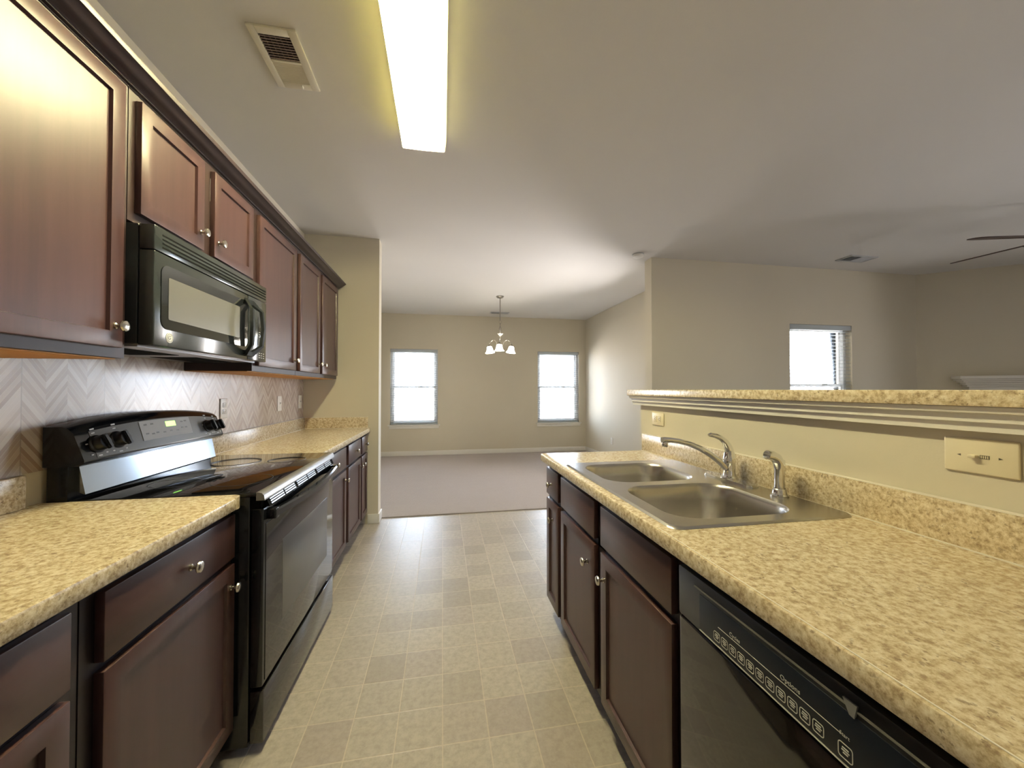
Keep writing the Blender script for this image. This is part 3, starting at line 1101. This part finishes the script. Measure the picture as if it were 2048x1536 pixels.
def patch(y0, y1, s0, s1, o0, o1, n=8):
    t = bmesh.new()
    A = []
    for i in range(n + 1):
        y = y0 + (y1 - y0) * i / n
        A.append([t.verts.new(fasc(y, s, o)) for s, o in ((s0, o0), (s1, o0), (s1, o1), (s0, o1))])
    for a, b in zip(A, A[1:]):
        for i in range(4):
            t.faces.new((a[i], a[(i + 1) % 4], b[(i + 1) % 4], b[i]))
    t.faces.new(A[0])
    t.faces.new(A[-1])
    return t


MB().add(patch(GY0 + 0.05, GY1 - 0.012, 0.03, 0.93, -0.001, 0.0012, 16)).build('fascia', 'panel_grey', cpo, 'satin dark grey control fascia')
dsp = MB().add(patch(1.745, 2.045, 0.26, 0.90, 0.001, 0.0028)).build('display_panel', 'light_mark', cpo, 'pale grey clock and keypad panel')
MB().add(patch(1.885, 1.945, 0.62, 0.80, 0.0025, 0.0034)).build('clock_digits', 'digit_green', cpo, 'glowing green clock display')
km = MB()
for y, s in [(1.765, .75), (1.80, .75), (1.765, .45), (1.795, .42), (1.82, .44), (1.86, .42), (1.90, .44), (1.94, .42), (1.975, .5), (2.0, .5), (1.98, .72), (2.005, .74)]:
    km.add(patch(y, y + 0.016, s, s + 0.05, 0.0025, 0.0032, 1))
km.build('keypad_lettering', 'panel_grey', cpo)
tm_ = MB()
for yk in (1.545, 1.630, 2.170, 2.240):
    for dy, ds, wd in ((0.0, -0.40, 0.014), (0.028, -0.34, 0.008), (-0.028, -0.34, 0.008), (0.0, 0.36, 0.012), (-0.035, 0.05, 0.008), (0.034, 0.05, 0.008)):
        tm_.add(patch(yk + dy - wd / 2, yk + dy + wd / 2, 0.47 + ds, 0.47 + ds + 0.035, 0.001, 0.002, 1))
    tm_.add(patch(yk - 0.008, yk + 0.008, 0.955, 1.0, 0.001, 0.002, 1))
tm_.build('dial_lettering', 'white_mark', cpo)
for yk in (1.545, 1.630, 2.170, 2.240):
    pc = fasc(yk, 0.47, 0.001)
    pn = (fasc(yk, 0.47, 1.0) - fasc(yk, 0.47, 0.0)).normalized()
    rotm = pn.to_track_quat('Z', 'Y').to_matrix().to_4x4()
    kb = MB().lathe([(0.0, 0.0), (0.031, 0.0), (0.031, 0.004), (0.026, 0.007), (0.025, 0.026), (0.022, 0.030), (0.0, 0.030)], pc, rotm, 24)
    t = bmesh.new()
    bmesh.ops.create_cube(t, size=1.0)
    for v in t.verts:
        v.co = Vector((v.co.x * 0.016, v.co.y * 0.052, 0.032 + v.co.z * 0.016))
    bmesh.ops.bevel(t, geom=t.edges[:], offset=0.003, segments=2, affect='EDGES')
    kb.add(t, Matrix.Translation(pc) @ rotm @ Matrix.Rotation(R(14), 4, 'Z'))
    kb.build('burner_knob', 'appliance_black_satin', cpo)

# ------------------------------------------------------------------ microwave
MY0, MY1, MZ0, MZ1, MXF = 1.390, 2.176, 1.420, 1.806, -0.900
mw = thing('microwave', 'black over-the-range microwave hung under the short wall cabinet', 'microwave', (XL, (MY0 + MY1) / 2, MZ0))
MB().box(XL + 0.003, MXF - 0.045, MY0, MY1, MZ0 + 0.006, MZ1, 0.004).build('body', 'appliance_black_satin', mw)
ub = MB()
ub.box(XL + 0.01, MXF - 0.05, MY0 + 0.01, MY1 - 0.01, MZ0 - 0.004, MZ0 + 0.0055)
ubo = ub.build('underside', 'grey_trim', mw, 'grey metal underside')
for ya in (MY0 + 0.06, MY1 - 0.34):
    MB().box(-1.20, -1.03, ya, ya + 0.28, MZ0 - 0.0055, MZ0 - 0.0042).build('grease_filter', 'void_black', ubo)
gl_ = MB()
gl_.box(MXF - 0.044, MXF, MY0, MY1, 1.726, MZ1, 0.004)
glo = gl_.build('vent_grille', 'microwave_black', mw)
vs = MB()
for i in range(4):
    zz = 1.740 + i * 0.0135
    vs.box(MXF - 0.002, MXF + 0.0006, MY0 + 0.035, MY1 - 0.010, zz, zz + 0.0055)
vs.build('grille_slots', 'void_black', glo)
DY1 = 1.985
md = MB()
md.box(MXF - 0.044, MXF, MY0, DY1, MZ0, 1.724, 0.005)
mdo = md.build('door', 'microwave_black', mw)
# slightly bowed dark window surround and window
wf = MB()
wf.prism(rrect(MY0 + 0.030, DY1 - 0.008, 1.478, 1.690, 0.03), MXF - 0.003, MXF + 0.0025, 'X')
wf.build('window_frame', 'dark_glass', mdo)
MB().prism(rrect(MY0 + 0.062, DY1 - 0.08, 1.512, 1.652, 0.006), MXF + 0.001, MXF + 0.0034, 'X').build('window_glass', 'panel_grey', mdo, 'grey meshed door window')
bdg = MB()
bdg.lathe([(0.0, 0.0), (0.0165, 0.0), (0.0165, 0.0020), (0.0145, 0.0026), (0.0, 0.0026)], (MXF - 0.0005, 1.462, 1.452), 'X', 32)
bdo = bdg.build('logo_badge', 'white_mark', mdo, 'round white maker badge')
lg = MB()
by, bz = 1.462, 1.452
lg.tube([(MXF + 0.0023, by + 0.0128 * math.cos(R(a)), bz + 0.0128 * math.sin(R(a))) for a in range(0, 361, 15)], 0.0007, 6)
sw = []
for a in range(40, 330, 18):
    rr_ = 0.0070 - 0.002 * (a - 40) / 290
    sw.append((MXF + 0.0023, by - 0.0015 + rr_ * math.cos(R(a)), bz + rr_ * math.sin(R(a))))
sw += [(MXF + 0.0023, by + 0.0045, bz - 0.001), (MXF + 0.0023, by + 0.001, bz + 0.0003)]
lg.tube(sw, 0.0008, 6)
lg.build('logo_script', 'panel_grey', bdo)
mc = MB()
mc.box(MXF - 0.044, MXF, DY1 + 0.002, MY1, MZ0, 1.724, 0.004)
mco = mc.build('control_panel', 'microwave_black', mw)
MB().box(MXF - 0.001, MXF + 0.0012, 2.085, 2.160, 1.500, 1.640, 0.0005).build('keypad', 'dark_glass', mco)
km = MB()
for i in range(3):
    for j in range(6):
        km.box(MXF + 0.001, MXF + 0.0017, 2.093 + i * 0.022, 2.105 + i * 0.022, 1.437 + j * 0.011 + (0.07 if j > 2 else 0), 1.4395 + j * 0.011 + (0.07 if j > 2 else 0))
km.build('keypad_lettering', 'light_mark', mco)
# loop handle: elongated hexagonal ring standing off the door
hm = MB()
HYc, HZc = 1.975, 1.568
outl = [(-0.066, 0.0), (-0.058, 0.085), (-0.034, 0.134), (0.034, 0.134), (0.058, 0.085), (0.066, 0.0), (0.058, -0.085), (0.034, -0.134), (-0.034, -0.134), (-0.058, -0.085)]
t = bmesh.new()
rings_ = []
n_ = len(outl)
for i in range(n_):
    y, z = outl[i]
    lift = 0.040 * (1 - (abs(z) / 0.134) ** 4) + 0.004
    k_ = 0.62
    kz = (abs(z) - 0.026) / abs(z) if abs(z) > 0.1 else (1.0 - 0.05)
    yi, zi = y * k_, z * kz
    rings_.append([t.verts.new((MXF + lift, HYc + y, HZc + z)), t.verts.new((MXF + lift + 0.012, HYc + (y * .85 + yi * .15), HZc + (z * .9 + zi * .1))), t.verts.new((MXF + lift + 0.012, HYc + (y * .15 + yi * .85), HZc + (z * .1 + zi * .9))), t.verts.new((MXF + lift, HYc + yi, HZc + zi))])
for i in range(n_):
    a, b = rings_[i], rings_[(i + 1) % n_]
    for q in range(4):
        t.faces.new((a[q], a[(q + 1) % 4], b[(q + 1) % 4], b[q]))
hm.add(t)
hm.box(MXF - 0.001, MXF + 0.010, HYc - 0.028, HYc + 0.028, HZc + 0.106, HZc + 0.128, 0.003)
hm.box(MXF - 0.001, MXF + 0.010, HYc - 0.028, HYc + 0.028, HZc - 0.128, HZc - 0.106, 0.003)
hm.build('door_handle', 'handle_black', mdo, 'tall black loop handle')

# ------------------------------------------------------------------ dishwasher
DW0, DW1 = 0.244, 0.866
dw = thing('dishwasher', 'black built-in dishwasher under the right countertop beside the sink cabinet', 'dishwasher', (0.6, (DW0 + DW1) / 2, 0))
b_ = MB()
b_.box(0.606, 1.17, DW0, DW1, 0.09, 0.868)
b_.box(0.66, 0.70, DW0, DW1, 0.0, 0.09)
b_.build('body', 'void_black', dw)
XD0 = 0.576
d_ = MB()
d_.box(XD0, 0.604, DW0 + 0.003, DW1 - 0.003, 0.105, 0.728, 0.006)
ddo = d_.build('door', 'door_gloss', dw)
d_ = MB()
d_.box(XD0 - 0.002, 0.604, DW0 + 0.003, DW1 - 0.003, 0.732, 0.850, 0.006)
dpo = d_.build('control_panel', 'appliance_black_satin', dw)
XPN = XD0 - 0.0035
MB().box(XPN, XD0 - 0.001, DW0 + 0.05, 0.782, 0.740, 0.818, 0.0006).build('fascia', 'fascia_black', dpo, 'glossy blue-black control fascia')
MB().box(XPN - 0.0008, XD0 - 0.001, DW0 + 0.05, 0.782, 0.7375, 0.7390).build('trim_line', 'light_mark', dpo, 'thin bright line under the fascia')
XG = XPN - 0.0003
gm_ = MB()
gm_.box(XG - 0.0005, XG + 0.0004, 0.470, 0.722, 0.7790, 0.7798)
def btn(yc, zc, wd=0.0185, hg=0.019):
    pts_o = rrect(yc - wd / 2, yc + wd / 2, zc - hg / 2, zc + hg / 2, 0.004, 3)
    pts_i = rrect(yc - wd / 2 + 0.0011, yc + wd / 2 - 0.0011, zc - hg / 2 + 0.0011, zc + hg / 2 - 0.0011, 0.0032, 3)
    t = bmesh.new()
    A = [t.verts.new((XG - 0.0004, *p)) for p in pts_o]
    B_ = [t.verts.new((XG - 0.0004, *p)) for p in pts_i]
    A2 = [t.verts.new((XG + 0.0004, *p)) for p in pts_o]
    B2 = [t.verts.new((XG + 0.0004, *p)) for p in pts_i]
    for P, Q in ((A, B_), (A2, B2), (A, A2), (B_, B2)):
        for i in range(len(P)):
            j = (i + 1) % len(P)
            t.faces.new((P[i], P[j], Q[j], Q[i]))
    gm_.add(t)
    for q in range(3):
        ww = (0.009, 0.011, 0.007)[q]
        gm_.box(XG - 0.0004, XG + 0.0004, yc - ww / 2, yc + ww / 2, zc + 0.0035 - q * 0.0036, zc + 0.0051 - q * 0.0036)
for i in range(11):
    btn(0.726 - 0.0222 * i, 0.7570)
btn(0.4635, 0.7575, 0.021, 0.022)
def dwt(body, size, y, z):
    gm_.text(body, size, lambda a, b, d: (XG + d, y - a, z + b))
dwt('Cycles', 0.0105, 0.690, 0.7835)
dwt('Options', 0.0115, 0.572, 0.7840)
dwt('Start', 0.0075, 0.472, 0.7780)
gm_.build('button_lettering', 'light_mark', dpo, 'rows of outlined buttons with small white lettering')
lt = MB()
lt.prism([(0.446, 0.836), (0.466, 0.836), (0.457, 0.817), (0.450, 0.816)], XD0 - 0.005, XD0 - 0.001, 'X')
lt.build('latch', 'latch_grey', dpo, 'small grey latch tab')
hr = MB()
hr.box(XD0 - 0.004, XD0 - 0.001, DW0 + 0.03, 0.80, 0.826, 0.829)
hr.build('pocket_edge', 'panel_grey', dpo)

# ------------------------------------------------------------------ wall plates
def plate(name, axis, x, sg, y, z, w_, h_, label, cat, mat, kind, group=None):
    """plate on a wall facing sg along X; w_ along y, h_ along z"""
    o = thing(name, label, cat, (x, y, z), group)
    x0, x1 = sorted((x + sg * 0.0003, x + sg * 0.0062))
    t = MB().box(x0, x1, y - w_ / 2, y + w_ / 2, z - h_ / 2, z + h_ / 2, 0.0035, 3)
    t.build('cover_plate', mat, o)
    f = MB()
    sl = MB()
    def fb(mb, a0, a1, b0, b1, d0, d1, bev=0.0):
        xa, xb = sorted((x + sg * d0, x + sg * d1))
        mb.box(xa, xb, y + a0, y + a1, z + b0, z + b1, bev)
    horiz = w_ > h_
    if kind == 'outlet':
        for q in (-0.0195, 0.0195):
            if horiz:
                fb(f, q - 0.0135, q + 0.0135, -0.0165, 0.0165, 0.005, 0.0078, 0.003)
                for e in (-0.0062, 0.0062):
                    fb(sl, q - 0.004, q + 0.004, e - 0.0012, e + 0.0012, 0.0074, 0.0082)
                fb(sl, q + 0.0065, q + 0.0105, -0.002, 0.002, 0.0074, 0.0082)
            else:
                fb(f, -0.0165, 0.0165, q - 0.0135, q + 0.0135, 0.005, 0.0078, 0.003)
                for e in (-0.0062, 0.0062):
                    fb(sl, e - 0.0012, e + 0.0012, q - 0.004, q + 0.004, 0.0074, 0.0082)
                fb(sl, -0.002, 0.002, q - 0.0105, q - 0.0065, 0.0074, 0.0082)
        f.build('receptacle', mat, o)
        sl.build('slots', 'slot_dark', o)
    elif kind == 'switch':
        fb(f, -0.005, 0.005, -0.012, 0.012, 0.004, 0.0075)
        fb(f, -0.004, 0.004, -0.002, 0.009, 0.007, 0.017, 0.0015)
        f.build('toggle', mat, o)
        fb(sl, -0.002, 0.002, 0.028, 0.032, 0.0055, 0.0066)
        fb(sl, -0.002, 0.002, -0.032, -0.028, 0.0055, 0.0066)
        sl.build('screws', 'light_mark', o)
    else:
        fb(f, -0.016, 0.020, -0.0045, 0.0045, 0.005, 0.0068)
        fb(f, 0.000, 0.014, -0.0032, 0.0032, 0.0065, 0.019, 0.0015)
        f.build('slider', mat, o)
        fb(sl, -0.015, -0.0015, -0.0040, -0.0030, 0.0062, 0.0072)
        fb(sl, -0.015, -0.0015, 0.0030, 0.0040, 0.0062, 0.0072)
        for q in (-0.016, -0.0125, -0.009, -0.0055, -0.002):
            fb(sl, q - 0.0005, q + 0.0005, -0.004, 0.004, 0.0062, 0.0072)
        for c0, dr in ((-0.034, -1), (0.034, 1)):
            xa, xb = sorted((x + sg * 0.0055, x + sg * 0.0066))
            sl.prism([(y + c0 + dr * 0.004, z), (y + c0 - dr * 0.003, z + 0.0025), (y + c0 - dr * 0.003, z - 0.0025)], xa, xb, 'X')
        sl.build('arrow_marking', 'slot_dark', o)
    return o


plate('outlet', 'X', XB, -1, 1.978, 1.113, 0.118, 0.072, 'ivory double outlet set sideways on the half wall above the far end of the sink', 'outlet', 'plate_ivory', 'outlet')
plate('dimmer_switch', 'X', XB, -1, 0.664, 1.128, 0.124, 0.080, 'ivory slide switch plate set sideways on the half wall right of the sprayer', 'switch', 'plate_ivory', 'slider')
XW = XL + 0.0028
plate('outlet', 'X', XW, 1, 2.535, 1.168, 0.074, 0.118, 'white double outlet on the chevron backsplash right behind the range', 'outlet', 'plate_white', 'outlet')
plate('light_switch', 'X', XW, 1, 3.322, 1.168, 0.074, 0.118, 'white light switch on the chevron backsplash, nearer of the pair past the range', 'switch', 'plate_white', 'switch', 'switches on the backsplash')
plate('light_switch', 'X', XW, 1, 3.765, 1.168, 0.074, 0.118, 'white light switch on the chevron backsplash beside the stub wall corner', 'switch', 'plate_white', 'switch', 'switches on the backsplash')
plate('outlet', 'X', XD, -1, 6.35, 0.37, 0.072, 0.118, 'white double outlet low on the right wall of the dining area', 'outlet', 'plate_white', 'outlet')

# ------------------------------------------------------------------ ceiling things
# fluorescent fixture
LY0, LY1, LX0, LX1 = 1.02, 2.245, -0.232, 0.014
ft = thing('ceiling_light', 'long lit fluorescent ceiling light over the kitchen aisle', 'ceiling light', ((LX0 + LX1) / 2, (LY0 + LY1) / 2, ZC))
lxc = (LX0 + LX1) / 2
MB().box(LX0 + 0.002, LX1 - 0.002, LY0 + 0.004, LY1 - 0.004, ZC - 0.026, ZC - 0.0003, 0.002).build('base_pan', 'trim_paint', ft)
prof = [(LX0 - 0.004, ZC - 0.010), (LX0 - 0.001, ZC - 0.045), (LX0 + 0.005, ZC - 0.076), (LX0 + 0.013, ZC - 0.081), (lxc, ZC - 0.083), (LX1 - 0.013, ZC - 0.081), (LX1 - 0.005, ZC - 0.076), (LX1 + 0.001, ZC - 0.045), (LX1 + 0.004, ZC - 0.010)]


def lens(i0, i1, name, mat, label):
    mb = MB()
    pts = prof[i0:i1 + 1]
    A = [mb.bm.verts.new((x, LY0 + 0.004, z)) for x, z in pts]
    B_ = [mb.bm.verts.new((x, LY1 - 0.004, z)) for x, z in pts]
    for i in range(len(pts) - 1):
        mb.bm.faces.new((A[i], A[i + 1], B_[i + 1], B_[i])).smooth = True
    return mb.build(name, mat, ft, label)


lens(2, 6, 'diffuser', 'diffuser', 'glowing acrylic diffuser')
lens(0, 2, 'diffuser_side_dimmed', 'diffuser_side_dimmed', 'side of the diffuser, coloured dimmer and yellower than its bottom')
lens(6, 8, 'diffuser_side_dimmed', 'diffuser_side_dimmed', 'side of the diffuser, coloured dimmer and yellower than its bottom')
for ya, yb in ((LY0, LY0 + 0.0038), (LY1 - 0.0038, LY1)):
    MB().prism(prof, ya, yb, 'Y').build('end_plate', 'trim_paint', ft)
for tx in (lxc - 0.062, lxc - 0.004):
    MB().lathe([(0.0, 0.0), (0.0125, 0.0), (0.0125, LY1 - LY0 - 0.06), (0.0, LY1 - LY0 - 0.06)], (tx, LY0 + 0.03, ZC - 0.052), 'Y', 16).build('tube', 'tube_lit', ft, 'lit fluorescent tube')

# kitchen register
VX0, VX1, VY0, VY1 = -0.776, -0.590, 1.662, 1.982
vt = thing('air_register', 'white air register with two louvre banks in the ceiling above the range', 'vent', ((VX0 + VX1) / 2, (VY0 + VY1) / 2, ZC), 'ceiling vents')
fm = MB()
zf = ZC - 0.011
ix0, ix1 = VX0 + 0.030, VX1 - 0.034
ya0, ya1, yb0, yb1 = VY0 + 0.034, 1.822, 1.832, VY1 - 0.036
fm.box(VX0, ix0, VY0, VY1, zf, ZC - 0.0003, 0.002)
fm.box(ix1, VX1, VY0, VY1, zf, ZC - 0.0003, 0.002)
fm.box(ix0, ix1, VY0, ya0, zf, ZC - 0.0003, 0.002)
fm.box(ix0, ix1, yb1, VY1, zf, ZC - 0.0003, 0.002)
fm.box(ix0, ix1, ya1, yb0, zf, ZC - 0.0003, 0.001)
fm.build('frame', 'vent_white', vt)
MB().box(ix0, ix1, ya0, yb1, ZC - 0.0016, ZC - 0.0004).build('duct', 'filter_brown', vt, 'dark brown duct opening')
lv_ = MB()
y = ya0 + 0.006
while y < ya1 - 0.004:
    lv_.prism([(y, ZC - 0.0098), (y + 0.0045, ZC - 0.0098), (y + 0.0075, ZC - 0.003), (y + 0.006, ZC - 0.003)], ix0, ix1, 'X')
    y += 0.0135
for q in range(1, 6):
    xq = ix0 + (ix1 - ix0) * q / 6
    lv_.box(xq - 0.0012, xq + 0.0012, ya0, ya1, ZC - 0.006, ZC - 0.004)
lv_.build('open_louvre', 'louvre_brown', vt, 'brown open louvre bank')
lv_ = MB()
y = yb0 + 0.002
while y < yb1 - 0.003:
    lv_.prism([(y, ZC - 0.003), (y + 0.0015, ZC - 0.0025), (y + 0.0125, ZC - 0.0100), (y + 0.011, ZC - 0.0105)], ix0, ix1, 'X')
    y += 0.0100
lv_.build('closed_louvre', 'vent_white', vt)
MB().box(ix1 - 0.040, ix1 - 0.034, VY1 - 0.034, VY1 - 0.016, zf - 0.010, zf, 0.0015).build('damper_lever', 'plate_white', vt)


def small_vent(x0, x1, y0, y1, label, along):
    o = thing('air_register', label, 'vent', ((x0 + x1) / 2, (y0 + y1) / 2, ZC), 'ceiling vents')
    f = MB()
    b = 0.022
    zf = ZC - 0.010
    f.box(x0, x0 + b, y0, y1, zf, ZC - 0.0003, 0.002)
    f.box(x1 - b, x1, y0, y1, zf, ZC - 0.0003, 0.002)
    f.box(x0 + b, x1 - b, y0, y0 + b, zf, ZC - 0.0003, 0.002)
    f.box(x0 + b, x1 - b, y1 - b, y1, zf, ZC - 0.0003, 0.002)
    f.build('frame', 'vent_grey', o)
    MB().box(x0 + b, x1 - b, y0 + b, y1 - b, ZC - 0.0016, ZC - 0.0004).build('duct', 'void_black', o)
    l_ = MB()
    if along == 'X':
        y = y0 + b + 0.004
        xm = x0 + (x1 - x0) * 0.48
        while y < y1 - b - 0.004:
            l_.prism([(y, ZC - 0.003), (y + 0.001, ZC - 0.003), (y + 0.006, ZC - 0.009), (y + 0.005, ZC - 0.009)], xm, x1 - b, 'X')
            l_.prism([(y + 0.005, ZC - 0.003), (y + 0.006, ZC - 0.003), (y + 0.001, ZC - 0.009), (y, ZC - 0.009)], x0 + b, xm, 'X')
            y += 0.013
    l_.build('louvre', 'vent_grey', o)
    return o


small_vent(0.885, 1.245, 7.10, 7.26, 'narrow ceiling air register behind the chandelier near the far wall', 'X')
small_vent(4.36, 4.72, 3.40, 3.58, 'ceiling air register above the living room window', 'X')

sd = thing('smoke_detector', 'round white smoke detector on the ceiling by the living room wall corner', 'smoke detector', (2.075, 3.80, ZC))
MB().lathe([(0.0, -0.0003), (0.062, -0.0003), (0.062, -0.010), (0.0, -0.010)][::-1], (2.075, 3.80, ZC), 'Z', 32).build('mounting_plate', 'vent_grey', sd)
MB().lathe([(0.0, -0.036), (0.040, -0.036), (0.054, -0.030), (0.058, -0.010), (0.0, -0.010)], (2.075, 3.80, ZC), 'Z', 32).build('cover', 'smoke_white', sd)

# chandelier
cx_, cy_ = 0.886, 5.92
ch = thing('chandelier', 'small three-shade brushed nickel chandelier hanging in the dining area', 'chandelier', (cx_, cy_, ZC))
MB().lathe([(0.0, -0.0003), (0.062, -0.0003), (0.064, -0.008), (0.050, -0.022), (0.012, -0.030), (0.0, -0.030)], (cx_, cy_, ZC), 'Z', 28).build('canopy', 'bronze_nickel', ch)
MB().tube([(cx_, cy_, ZC - 0.028), (cx_, cy_, 2.36)], 0.0065, 10).build('rod', 'bronze_nickel', ch)
ln = MB()
for i, zc in enumerate((2.335, 2.285, 2.235)):
    pts = []
    for a in range(0, 361, 30):
        u_, v_ = 0.014 * math.cos(R(a)), 0.032 * math.sin(R(a))
        pts.append((cx_ + (u_ if i % 2 == 0 else 0), cy_ + (0 if i % 2 == 0 else u_), zc + v_))
    ln.tube(pts, 0.0032, 6)
ln.build('chain_links', 'bronze_nickel', ch)
MB().lathe([(0.0, 0.235), (0.010, 0.230), (0.013, 0.18), (0.018, 0.155), (0.045, 0.150), (0.047, 0.145), (0.030, 0.125), (0.014, 0.112), (0.011, 0.10), (0.011, -0.075), (0.020, -0.090), (0.024, -0.105), (0.014, -0.125), (0.006, -0.135), (0.0, -0.140)], (cx_, cy_, 2.01), 'Z', 24).build('stem', 'nickel', ch)
RA = 0.205
for k_ in range(3):
    an = R(18 + 120 * k_)
    dx, dy = math.cos(an), math.sin(an)
    pts = []
    for q in range(13):
        a = R(-100 + 215 * q / 12)
        pts.append(None)
    path = [(0.012, 1.905), (0.030, 1.925), (0.046, 1.975), (0.066, 2.020), (0.098, 2.055), (0.135, 2.062), (0.168, 2.048), (0.192, 2.018), (RA, 1.985)]
    MB().tube([(cx_ + dx * r_, cy_ + dy * r_, z) for r_, z in path], 0.0055, 8).build('arm', 'nickel', ch)
    sx_, sy_ = cx_ + dx * RA, cy_ + dy * RA
    MB().lathe([(0.0, 0.018), (0.008, 0.016), (0.012, 0.004), (0.030, -0.022), (0.0, -0.022)], (sx_, sy_, 1.985), 'Z', 20).build('socket_cup', 'bronze_nickel', ch)
    tilt = Matrix.Rotation(R(9), 4, Vector((-dy, dx, 0)))
    sh = MB().lathe([(0.020, 0.0), (0.034, -0.004), (0.043, -0.025), (0.049, -0.055), (0.058, -0.082), (0.076, -0.102), (0.074, -0.104), (0.055, -0.084), (0.046, -0.055), (0.040, -0.025), (0.030, -0.007), (0.018, -0.003)], (sx_, sy_, 1.966), tilt, 28)
    sh.build('glass_shade', 'shade_lit', ch, 'lit white bell glass shade')

# ceiling fan (two blades reach into the frame)
fcx, fcy, fz = 4.70, 2.10, 2.45
fn = thing('ceiling_fan', 'dark brown bladed ceiling fan in the living room at the right edge', 'ceiling fan', (fcx, fcy, ZC))
MB().lathe([(0.0, -0.0003), (0.070, -0.0003), (0.070, -0.02), (0.040, -0.055), (0.0, -0.055)], (fcx, fcy, ZC), 'Z', 28).build('canopy', 'fan_bronze', fn)
MB().tube([(fcx, fcy, ZC - 0.05), (fcx, fcy, fz + 0.08)], 0.012, 12).build('downrod', 'fan_bronze', fn)
MB().lathe([(0.0, 0.10), (0.04, 0.095), (0.10, 0.07), (0.115, 0.03), (0.115, -0.03), (0.085, -0.055), (0.06, -0.075), (0.0, -0.08)], (fcx, fcy, fz), 'Z', 32).build('motor_housing', 'fan_bronze', fn)
MB().lathe([(0.0, -0.165), (0.05, -0.160), (0.085, -0.140), (0.105, -0.105), (0.105, -0.085), (0.0, -0.080)], (fcx, fcy, fz), 'Z', 32).build('light_bowl', 'smoke_white', fn)
for k_ in range(5):
    an = R(92 + 72 * k_)
    rot = Matrix.Translation((fcx, fcy, fz)) @ Matrix.Rotation(an, 4, 'Z')
    t = bmesh.new()
    bmesh.ops.create_cube(t, size=1.0)
    for v in t.verts:
        v.co = Vector((0.15 + v.co.x * 0.14, v.co.y * 0.035, v.co.z * 0.006))
    ir = MB().add(t, rot)
    iro = None
    t = bmesh.new()
    outline = [(0.185, -0.050), (0.30, -0.060), (0.60, -0.066), (0.645, -0.055), (0.660, -0.030), (0.660, 0.030), (0.645, 0.055), (0.60, 0.066), (0.30, 0.060), (0.185, 0.050)]
    A = [t.verts.new((x, y, 0.004)) for x, y in outline]
    Bv = [t.verts.new((x, y, 0.011)) for x, y in outline]
    for i in range(len(A)):
        j = (i + 1) % len(A)
        t.faces.new((A[i], A[j], Bv[j], Bv[i]))
    t.faces.new(A)
    t.faces.new(Bv)
    bl = MB().add(t, rot @ Matrix.Rotation(R(-12), 4, 'X')).build('blade', 'fan_brown', fn)
    ir.build('blade_iron', 'fan_bronze', bl)

# fireplace mantel on the angled wall
dvec = Vector((P1[0] - P0[0], P1[1] - P0[1], 0)).normalized()
nvec = Vector((dvec.y, -dvec.x, 0))
if nvec.x > 0:
    nvec = -nvec
mroot = thing('fireplace_mantel', 'white fireplace mantel shelf on the angled living room wall above the bar line', 'mantel', (P0[0], P0[1], 0.0))
frame = Matrix((( dvec.x, nvec.x, 0, P0[0]), (dvec.y, nvec.y, 0, P0[1]), (0, 0, 1, 0), (0, 0, 0, 1)))
m0, m1 = 0.30, 2.05


def mant(mb, s0, s1, d0, d1, za, zb, bev=0.0):
    t2 = MB().box(s0, s1, d0, d1, za, zb, bev).bm
    me = bpy.data.meshes.new('tmp')
    t2.to_mesh(me)
    t2.free()
    me.transform(frame)
    mb.bm.from_mesh(me)
    bpy.data.meshes.remove(me)


sh = MB()
mant(sh, m0, m1, 0.001, 0.215, 1.405, 1.440, 0.004)
sh.build('shelf', 'trim_paint', mroot)
cv = MB()
for i, (o_, za, zb) in enumerate(((0.19, 1.385, 1.405), (0.165, 1.362, 1.385), (0.135, 1.336, 1.362), (0.115, 1.312, 1.336))):
    mant(cv, m0 + 0.21 - o_, m1 - 0.21 + o_, 0.001, o_, za, zb, 0.003)
cv.build('shelf_moulding', 'trim_paint', mroot)
fr_ = MB()
mant(fr_, m0 + 0.12, m1 - 0.12, 0.001, 0.09, 1.04, 1.312, 0.003)
mant(fr_, m0 + 0.12, m0 + 0.40, 0.001, 0.09, 0.009, 1.04, 0.003)
mant(fr_, m1 - 0.40, m1 - 0.12, 0.001, 0.09, 0.009, 1.04, 0.003)
fr_.build('surround', 'trim_paint', mroot)
fb_ = MB()
mant(fb_, m0 + 0.401, m1 - 0.401, 0.001, 0.04, 0.009, 1.039)
fb_.build('firebox', 'void_black', mroot)
